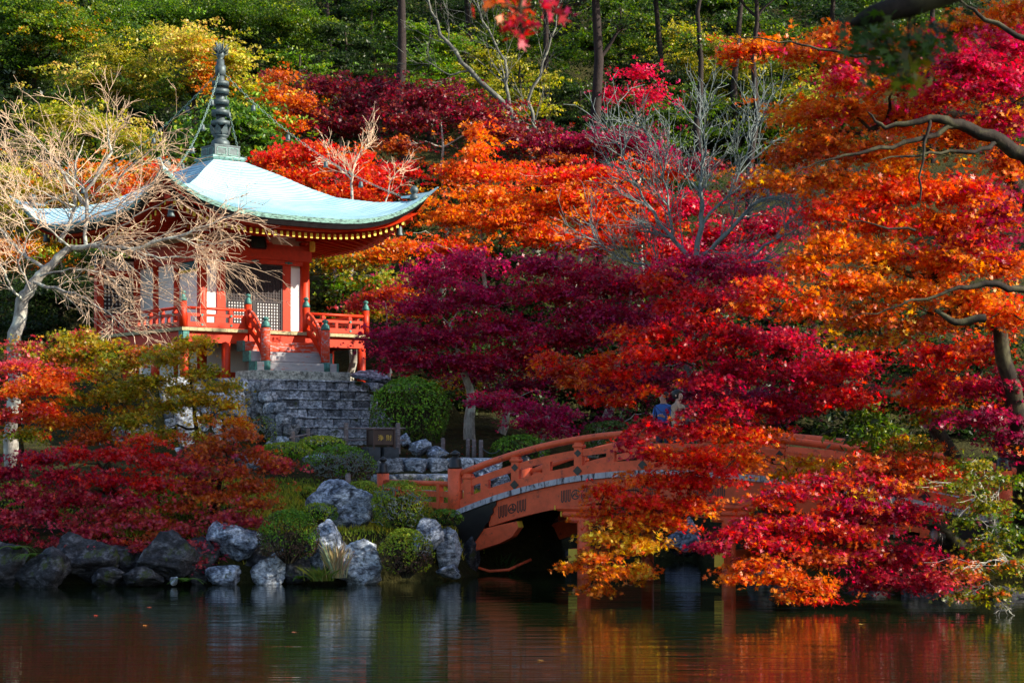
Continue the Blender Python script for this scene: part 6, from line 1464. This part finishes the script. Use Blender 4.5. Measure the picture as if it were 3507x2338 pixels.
tag(m.build('barrier_chain', BRONZE, origin=a), 'thin sagging barrier chain hanging from the right bollard', 'chain')
m = MB(); m.tube([(0, 0, -.3), (0, 0, .24)], .06, 10); m.box((0, 0, .25), (.10, .10, .03), bevel=.01); o = m.build('garden_post', GREYPOST); o.location = P(348, 484, 44.3); tag(o, 'short dark post in front of the lichen azalea', 'post')

def spotlight(label, p, yaw, pitch):
    t = thing('spotlight', label, 'spotlight', p, yaw)
    t.rotation_euler = (0, 0, yaw)
    m = MB(); prof = [(.05, -.20), (.075, -.19), (.085, -.08), (.125, -.01), (.135, .02), (.135, .05), (.115, .052)]
    m.lathe(prof, (0, 0, 0), 20); o = m.build('lamp_body', BLACK, t); o.rotation_euler = (R(90) + pitch, 0, 0)
    m = MB(); m.lathe([(.002, .044), (.11, .046), (.112, .05), (.06, .056), (.002, .058)], (0, 0, 0), 20); g = m.build('lens', GREYGLASS, t); g.rotation_euler = (R(90) + pitch, 0, 0)
    m = MB(); m.tube([(-.15, 0, 0), (-.15, 0, -.16), (0, 0, -.2), (.15, 0, -.16), (.15, 0, 0)], .012, 6); m.tube([(0, 0, -.19), (0, .03, -.62)], .02, 8); m.build('bracket', BLACK, t)
GREYGLASS = mat_plain('grey_lamp_glass', (.20, .19, .20), .25, spec=.6, var=.1)
spotlight('black spotlight with grey lens among leaves at the lower right', P(936, 535, 35.6), R(-55), R(-8))
spotlight('dark spotlight half hidden beside the leaning mossy trunk', P(906, 440, 37.6), R(160), R(-20))

# ------------------------------------------------------------------ ferns, grass, fallen leaves
def fern(label, px, py, d, L, seed):
    pr = random.Random(seed); p = P(px, py, d); m = MB()
    for k in range(9):
        az = pr.uniform(0, 6.28); pts = []
        for i in range(7):
            t = i / 6; pts.append(Vector((math.cos(az) * L * t, math.sin(az) * L * t, L * (.75 * t - .85 * t * t))))
        m.tube(pts, .004, 3, col=(.10, .16, .02), cap=False)
        for i in range(1, 7):
            tdir = (pts[i] - pts[i - 1]).normalized(); sd = tdir.cross(Vector((0, 0, 1))).normalized(); w = L * .22 * (1.1 - i / 7)
            for q in (-1, 1):
                for f in (0, .5):
                    c = pts[i - 1].lerp(pts[i], f); m.add([c, c + sd * q * w + tdir * w * .35, c + sd * q * w * .9 + tdir * w * .6, c + tdir * L * .07], [[0, 1, 2, 3]], (.10 * pr.uniform(.7, 1.2), .20, .02))
    o = m.build('fern', LEAF_GREEN); o.location = p; return tag(o, label, 'fern', 'ferns on the rocks')
fern('bright fern at the waterline under the hanging rose leaves', 186, 581, 39.2, .42, 1)
fern('light green fern on top of the mossy wedge rock', 16, 549, 39.2, .45, 2)
fern('yellowish fern drooping on the mossy wedge rock', 32, 556, 39.1, .40, 3)
fern('small fern at the waterline left of the pointed slab', 300, 578, 39.9, .34, 4)
def grass_tuft(label, px, py, d, h, n, col, seed):
    pr = random.Random(seed); m = MB(); p = P(px, py, d)
    for _ in range(n):
        b = Vector((pr.gauss(0, .10), pr.gauss(0, .08), 0)); dx, dy = pr.gauss(0, .16), pr.gauss(0, .12); hh = h * pr.uniform(.5, 1.1); w = .008
        m.add([b - Vector((w, 0, 0)), b + Vector((w, 0, 0)), b + Vector((dx * .5 + w * .6, dy * .5, hh * .65)), b + Vector((dx, dy, hh))], [[0, 1, 2, 3]], tuple(c * pr.uniform(.7, 1.25) for c in col))
    o = m.build('grass_tuft', LEAF_SHRUB); o.location = p; return tag(o, label, 'grass', 'tufts of tall grass')
grass_tuft('dry pale grass tuft between the slab and the pale boulder', 336, 577, 39.9, .75, 110, (.42, .34, .18), 1)
grass_tuft('green grass tuft at the foot of the pointed slab', 322, 580, 39.8, .3, 120, (.14, .18, .02), 2)
grass_tuft('green grass tuft on the bank under the left arch', 500, 574, 44.2, .5, 120, (.05, .10, .02), 3)
rng = np.random.default_rng(9)
n = 26000; gx = rng.uniform(-9.5, -.6, n); gy = rng.uniform(40.6, 48.5, n); zz = ground_z(gx, gy)
pn = np.array([mnoise.noise(Vector((x * .8, y * .8, 0))) for x, y in zip(gx, gy)])
k = zz > .35; gx, gy, zz, pn = gx[k], gy[k], zz[k], pn[k]; n = len(gx); hgt = rng.uniform(.06, .17, n) * (1 + .5 * pn)
pos = np.stack([gx, gy, zz], 1); dirv = np.stack([rng.normal(0, .4, n), rng.normal(0, .4, n), np.ones(n)], 1); sd = np.stack([np.cos(rng.uniform(0, 6.28, n)), np.sin(rng.uniform(0, 6.28, n)), np.zeros(n)], 1) * .012
v = np.stack([pos - sd, pos + sd, pos + dirv * hgt[:, None]], 1)
gc = np.where((pn + rng.normal(0, .2, n) > .0)[:, None], np.array([.52, .42, .035]), np.array([.24, .32, .022])) * rng.uniform(.6, 1.3, (n, 1))
me = bpy.data.meshes.new('grass'); me.vertices.add(n * 3); me.vertices.foreach_set('co', v.reshape(-1).astype(np.float32)); me.loops.add(n * 3); me.loops.foreach_set('vertex_index', np.arange(n * 3, dtype=np.int32))
me.polygons.add(n); me.polygons.foreach_set('loop_start', np.arange(0, n * 3, 3, dtype=np.int32)); me.polygons.foreach_set('loop_total', np.full(n, 3, dtype=np.int32))
at = me.attributes.new('Col', 'FLOAT_COLOR', 'FACE'); c4 = np.ones((n, 4), np.float32); c4[:, :3] = gc; at.data.foreach_set('color', c4.reshape(-1)); me.update()
tag(link_mesh('grass', me, LEAF_SHRUB), 'yellowing grass and moss between the rocks', 'grass', kind='stuff')
n = 900; gx = rng.uniform(-8, 6, n); gy = rng.uniform(44.5, 56, n); zz = ground_z(gx, gy); k = zz > .4; gx, gy, zz = gx[k], gy[k], zz[k] + .03; n = len(gx)
o = leaf_mesh('fallen_leaves', np.stack([gx, gy, zz], 1), np.tile([0, 0, 1.], (n, 1)) + rng.normal(0, .25, (n, 3)), np.full(n, .05), pick('red', n, rng), 'star', rng, LEAF)
tag(o, 'fallen red maple leaves scattered on the bank', 'fallen leaves', kind='stuff')
rng = np.random.default_rng(4)
GF = 'fallen leaves floating on the pond'
for (px, py, c, lab) in [(95, 615, (.55, .06, .03), 'reddish leaf floating left of the small lichen rock'), (144, 625, (.6, .2, .03), 'orange leaf floating below the red maple'), (293, 632, (.35, .12, .05), 'brown leaf floating below the brownish shrub'), (150, 607, (.5, .1, .05), 'red leaf floating below the long dark rock'), (860, 624, (.65, .4, .1), 'yellow leaf floating below the dark right bank'), (540, 660, (.4, .2, .05), 'brown leaf floating in the reflection of the piers')]:
    d = EYE * F / (py - 450); x = (px - 512) / F * d
    o = leaf_mesh('floating_leaf', np.array([[0., 0, 0]]), np.array([[.05, -.1, 1.]]), np.array([.085]), np.array([c]), 'star', rng, LEAF); o.location = (x, d, .012); tag(o, lab, 'leaf', GF)

# ------------------------------------------------------------------ two visitors on the bridge
SKIN = mat_plain('skin', (.55, .33, .24), .6, var=.05); HAIR = mat_plain('black_hair', (.012, .01, .01), .5); DENIM = mat_plain('blue_denim_jacket', (.03, .10, .32), .8, var=.2); TROUSER = mat_plain('dark_trousers', (.03, .03, .045), .8); BEIGE = mat_plain('beige_coat', (.42, .32, .22), .8); SHOE = mat_plain('dark_shoes', (.02, .018, .018), .6); STRAP = mat_plain('pale_scarf', (.45, .55, .6), .7)
def person(label, loc, rz, top_mat, arms):
    t = thing('person', label, 'person', loc, rz, 'visitors on the bridge')
    J = {'pelvis': (0, 0, .92, .15), 'waist': (0, 0, 1.08, .135), 'chest': (0, -.01, 1.28, .16), 'upper': (0, 0, 1.40, .13), 'neck': (0, 0, 1.48, .055), 'jaw': (0, -.03, 1.55, .075), 'skull': (0, -.01, 1.64, .10), 'crown': (0, 0, 1.70, .07)}
    E_ = [('pelvis', 'waist'), ('waist', 'chest'), ('chest', 'upper'), ('upper', 'neck'), ('neck', 'jaw'), ('jaw', 'skull'), ('skull', 'crown')]
    for s_, n_ in ((-1, 'l'), (1, 'r')):
        sh, el, wr = arms[n_]
        J.update({n_ + 'hip': (s_ * .095, 0, .86, .10), n_ + 'thigh': (s_ * .10, -.01, .68, .088), n_ + 'knee': (s_ * .105, -.01, .48, .06), n_ + 'calf': (s_ * .105, .015, .34, .056), n_ + 'ankle': (s_ * .105, .02, .09, .038), n_ + 'toe': (s_ * .12, -.15, .04, .036),
                  n_ + 'sho': (s_ * .18, 0, 1.39, .07), n_ + 'elb': (el[0] * s_, el[1], el[2], .045), n_ + 'wri': (wr[0] * s_, wr[1], wr[2], .03)})
        d = (Vector((wr[0] * s_, wr[1], wr[2])) - Vector((el[0] * s_, el[1], el[2]))).normalized(); w0 = Vector((wr[0] * s_, wr[1], wr[2])); sd = d.cross(Vector((0, 1, .3))).normalized()
        J[n_ + 'palm'] = (*(w0 + d * .07), .032)
        E_ += [('pelvis', n_ + 'hip'), (n_ + 'hip', n_ + 'thigh'), (n_ + 'thigh', n_ + 'knee'), (n_ + 'knee', n_ + 'calf'), (n_ + 'calf', n_ + 'ankle'), (n_ + 'ankle', n_ + 'toe'), ('upper', n_ + 'sho'), (n_ + 'sho', n_ + 'elb'), (n_ + 'elb', n_ + 'wri'), (n_ + 'wri', n_ + 'palm')]
        for f in range(4):
            o_ = sd * (f - 1.5) * .019; k1 = w0 + d * .125 + o_ * 1.1; k2 = w0 + d * (.165 + .012 * (1 if f in (1, 2) else 0)) + o_ * 1.1 + Vector((0, -.02, -.01))
            J[f'{n_}f{f}a'] = (*k1, .0095); J[f'{n_}f{f}b'] = (*k2, .0075); E_ += [(n_ + 'palm', f'{n_}f{f}a'), (f'{n_}f{f}a', f'{n_}f{f}b')]
        k1 = w0 + d * .08 + sd * -.05 * s_; k2 = w0 + d * .115 + sd * -.06 * s_; J[n_ + 'ta'] = (*k1, .011); J[n_ + 'tb'] = (*k2, .009); E_ += [(n_ + 'palm', n_ + 'ta'), (n_ + 'ta', n_ + 'tb')]
    J['nose'] = (0, -.125, 1.61, .016); E_.append(('skull', 'nose'))
    keys = list(J); me = bpy.data.meshes.new('body'); me.from_pydata([J[k][:3] for k in keys], [(keys.index(a), keys.index(b)) for a, b in E_], [])
    tmp = bpy.data.objects.new('body_tmp', me); COL.objects.link(tmp); md = tmp.modifiers.new('skin', 'SKIN'); md.use_smooth_shade = True
    for i, k in enumerate(keys):
        sv = me.skin_vertices[0].data[i]; sv.radius = (J[k][3], J[k][3]); sv.use_root = (k == 'pelvis')
    tmp.modifiers.new('sub', 'SUBSURF').levels = 2
    me2 = bpy.data.meshes.new_from_object(tmp.evaluated_get(bpy.context.evaluated_depsgraph_get())); bpy.data.objects.remove(tmp)
    me2.materials.clear()
    o = link_mesh('body', me2, [SKIN, top_mat, TROUSER, SHOE], t)
    wr_ = [Vector((arms[n_][2][0] * s_, arms[n_][2][1], arms[n_][2][2])) for s_, n_ in ((-1, 'l'), (1, 'r'))]
    for p_ in me2.polygons:
        c = p_.center; z = c.z; hand = any((c - w).length < .20 and (c - w).dot(w - Vector((w.x * 1.0, 0, 1.2))) > 0.0 for w in wr_)
        p_.material_index = 0 if (z > 1.475 or hand) else (1 if z > .84 else (2 if z > .085 else 3))
    h = MB(); vs_, fs = ico(3); vv = []
    for v in vs_:
        q = Vector((v.x * .115, v.y * .125 + .012, v.z * .125 + 1.655))
        if q.y < -.055 and q.z < 1.70: q.y = -.05
        if q.z < 1.56: q.z = 1.56
        vv.append(q)
    h.add(vv, fs, smooth=True); h.build('hair', HAIR, t)
    e = MB()
    for s_ in (-1, 1):
        e.lathe([(.003, -.009), (.010, 0), (.003, .009)], (s_ * .036, -.100, 1.635), 8)
    e.build('eyes', HAIR, t)
    e = MB(); e.box((0, -.102, 1.563), (.045, .012, .010), bevel=.003); e.build('mouth', mat_plain('lips', (.4, .12, .1), .6, var=.05), t)
    e = MB()
    for s_ in (-1, 1): e.lathe([(.004, -.03), (.018, -.01), (.020, .012), (.006, .03)], (s_ * .102, .0, 1.63), 8)
    e.build('ears', SKIN, t)
    return t
c = bp(4.30, 2.1, .02)
person('person in a blue denim jacket standing on the bridge, mostly behind red leaves', c, R(-30), DENIM, {'l': (0, (.24, -.05, 1.12), (.16, -.26, 1.20)), 'r': (0, (.24, -.05, 1.12), (.14, -.28, 1.18))})
c = bp(4.72, 1.9, .02)
person('person in a beige coat standing on the bridge right of the blue jacket', c, R(60), BEIGE, {'l': (0, (.25, .02, 1.10), (.26, -.06, .86)), 'r': (0, (.25, .02, 1.10), (.26, -.06, .86))})

# ------------------------------------------------------------------ near boughs hanging into the top of the frame
rng = np.random.default_rng(12)
def near_bough(name, label, br, leaves, bark=BARK_DARK):
    base = P(*br[0][:3]); root = thing(name, label, 'branch', base, 0, 'boughs hanging close to the viewer'); m = MB(); pr = random.Random(5)
    pts = [P(*q[:3]) - base for q in br]; m.tube(pts, [q[3] for q in br], 10); PO, NO, SZ, CO = [], [], [], []
    for (px, py, d, n, sp, pal, sz) in leaves:
        c = np.array(P(px, py, d) - base); i = min(range(len(pts)), key=lambda j: (pts[j] - Vector(c)).length)
        m.tube(wob(pts[i], Vector(c), 5, .05, pr), [.006, .005, .004, .003, .003, .002], 5, cap=False)
        PO.append(c + rng.normal(0, 1, (n, 3)) * np.array([sp, sp, sp * .7])); NO.append(rng.normal(0, .7, (n, 3)) + np.array([.2, -.6, .5])); SZ.append(rng.uniform(.7, 1.1, n) * sz); CO.append(pick(pal, n, rng) * rng.uniform(.7, 1.2, (n, 1)))
    leaf_mesh('leaves', np.concatenate(PO), np.concatenate(NO), np.concatenate(SZ), np.concatenate(CO), 'star', rng, LEAF, root); m.build('branch', bark, root)
near_bough('hanging_maple_sprig', 'blurred red maple sprig hanging at the top centre', [(530, -60, 7, .02), (525, -20, 7, .012), (520, 8, 7, .006), (522, 30, 7, .003)], [
    (492, 6, 7, 9, .035, 'redor', .04), (505, 18, 7, 7, .03, 'red', .04), (525, 8, 7, 9, .035, 'red', .04), (548, 5, 7, 9, .035, 'pinkred', .04), (520, 32, 7, 6, .025, 'red', .042), (533, 24, 7, 6, .028, 'pinkred', .042), (524, 40, 7, 3, .012, 'pinkred', .042), (562, 10, 7, 4, .02, 'pinkred', .04), (498, 2, 7, 5, .03, 'rust', .04)])
near_bough('dark_bough', 'dark out-of-focus bough with green leaves at the top right', [(1000, -45, 8, .09), (950, -14, 8, .075), (910, 4, 8, .055), (872, 15, 8, .042), (850, 24, 8, .012)], [
    (870, 40, 8, 60, .07, 'shrubdark', .05), (895, 48, 8, 60, .07, 'shrubdark', .05), (920, 42, 8, 60, .07, 'shrubdark', .05), (885, 68, 8, 40, .06, 'shrubdark', .05), (905, 75, 8, 36, .05, 'olive', .05), (940, 30, 8, 16, .05, 'darkgreen', .05), (860, 25, 8, 14, .05, 'darkgreen', .05), (910, 60, 8, 14, .06, 'green', .05)])
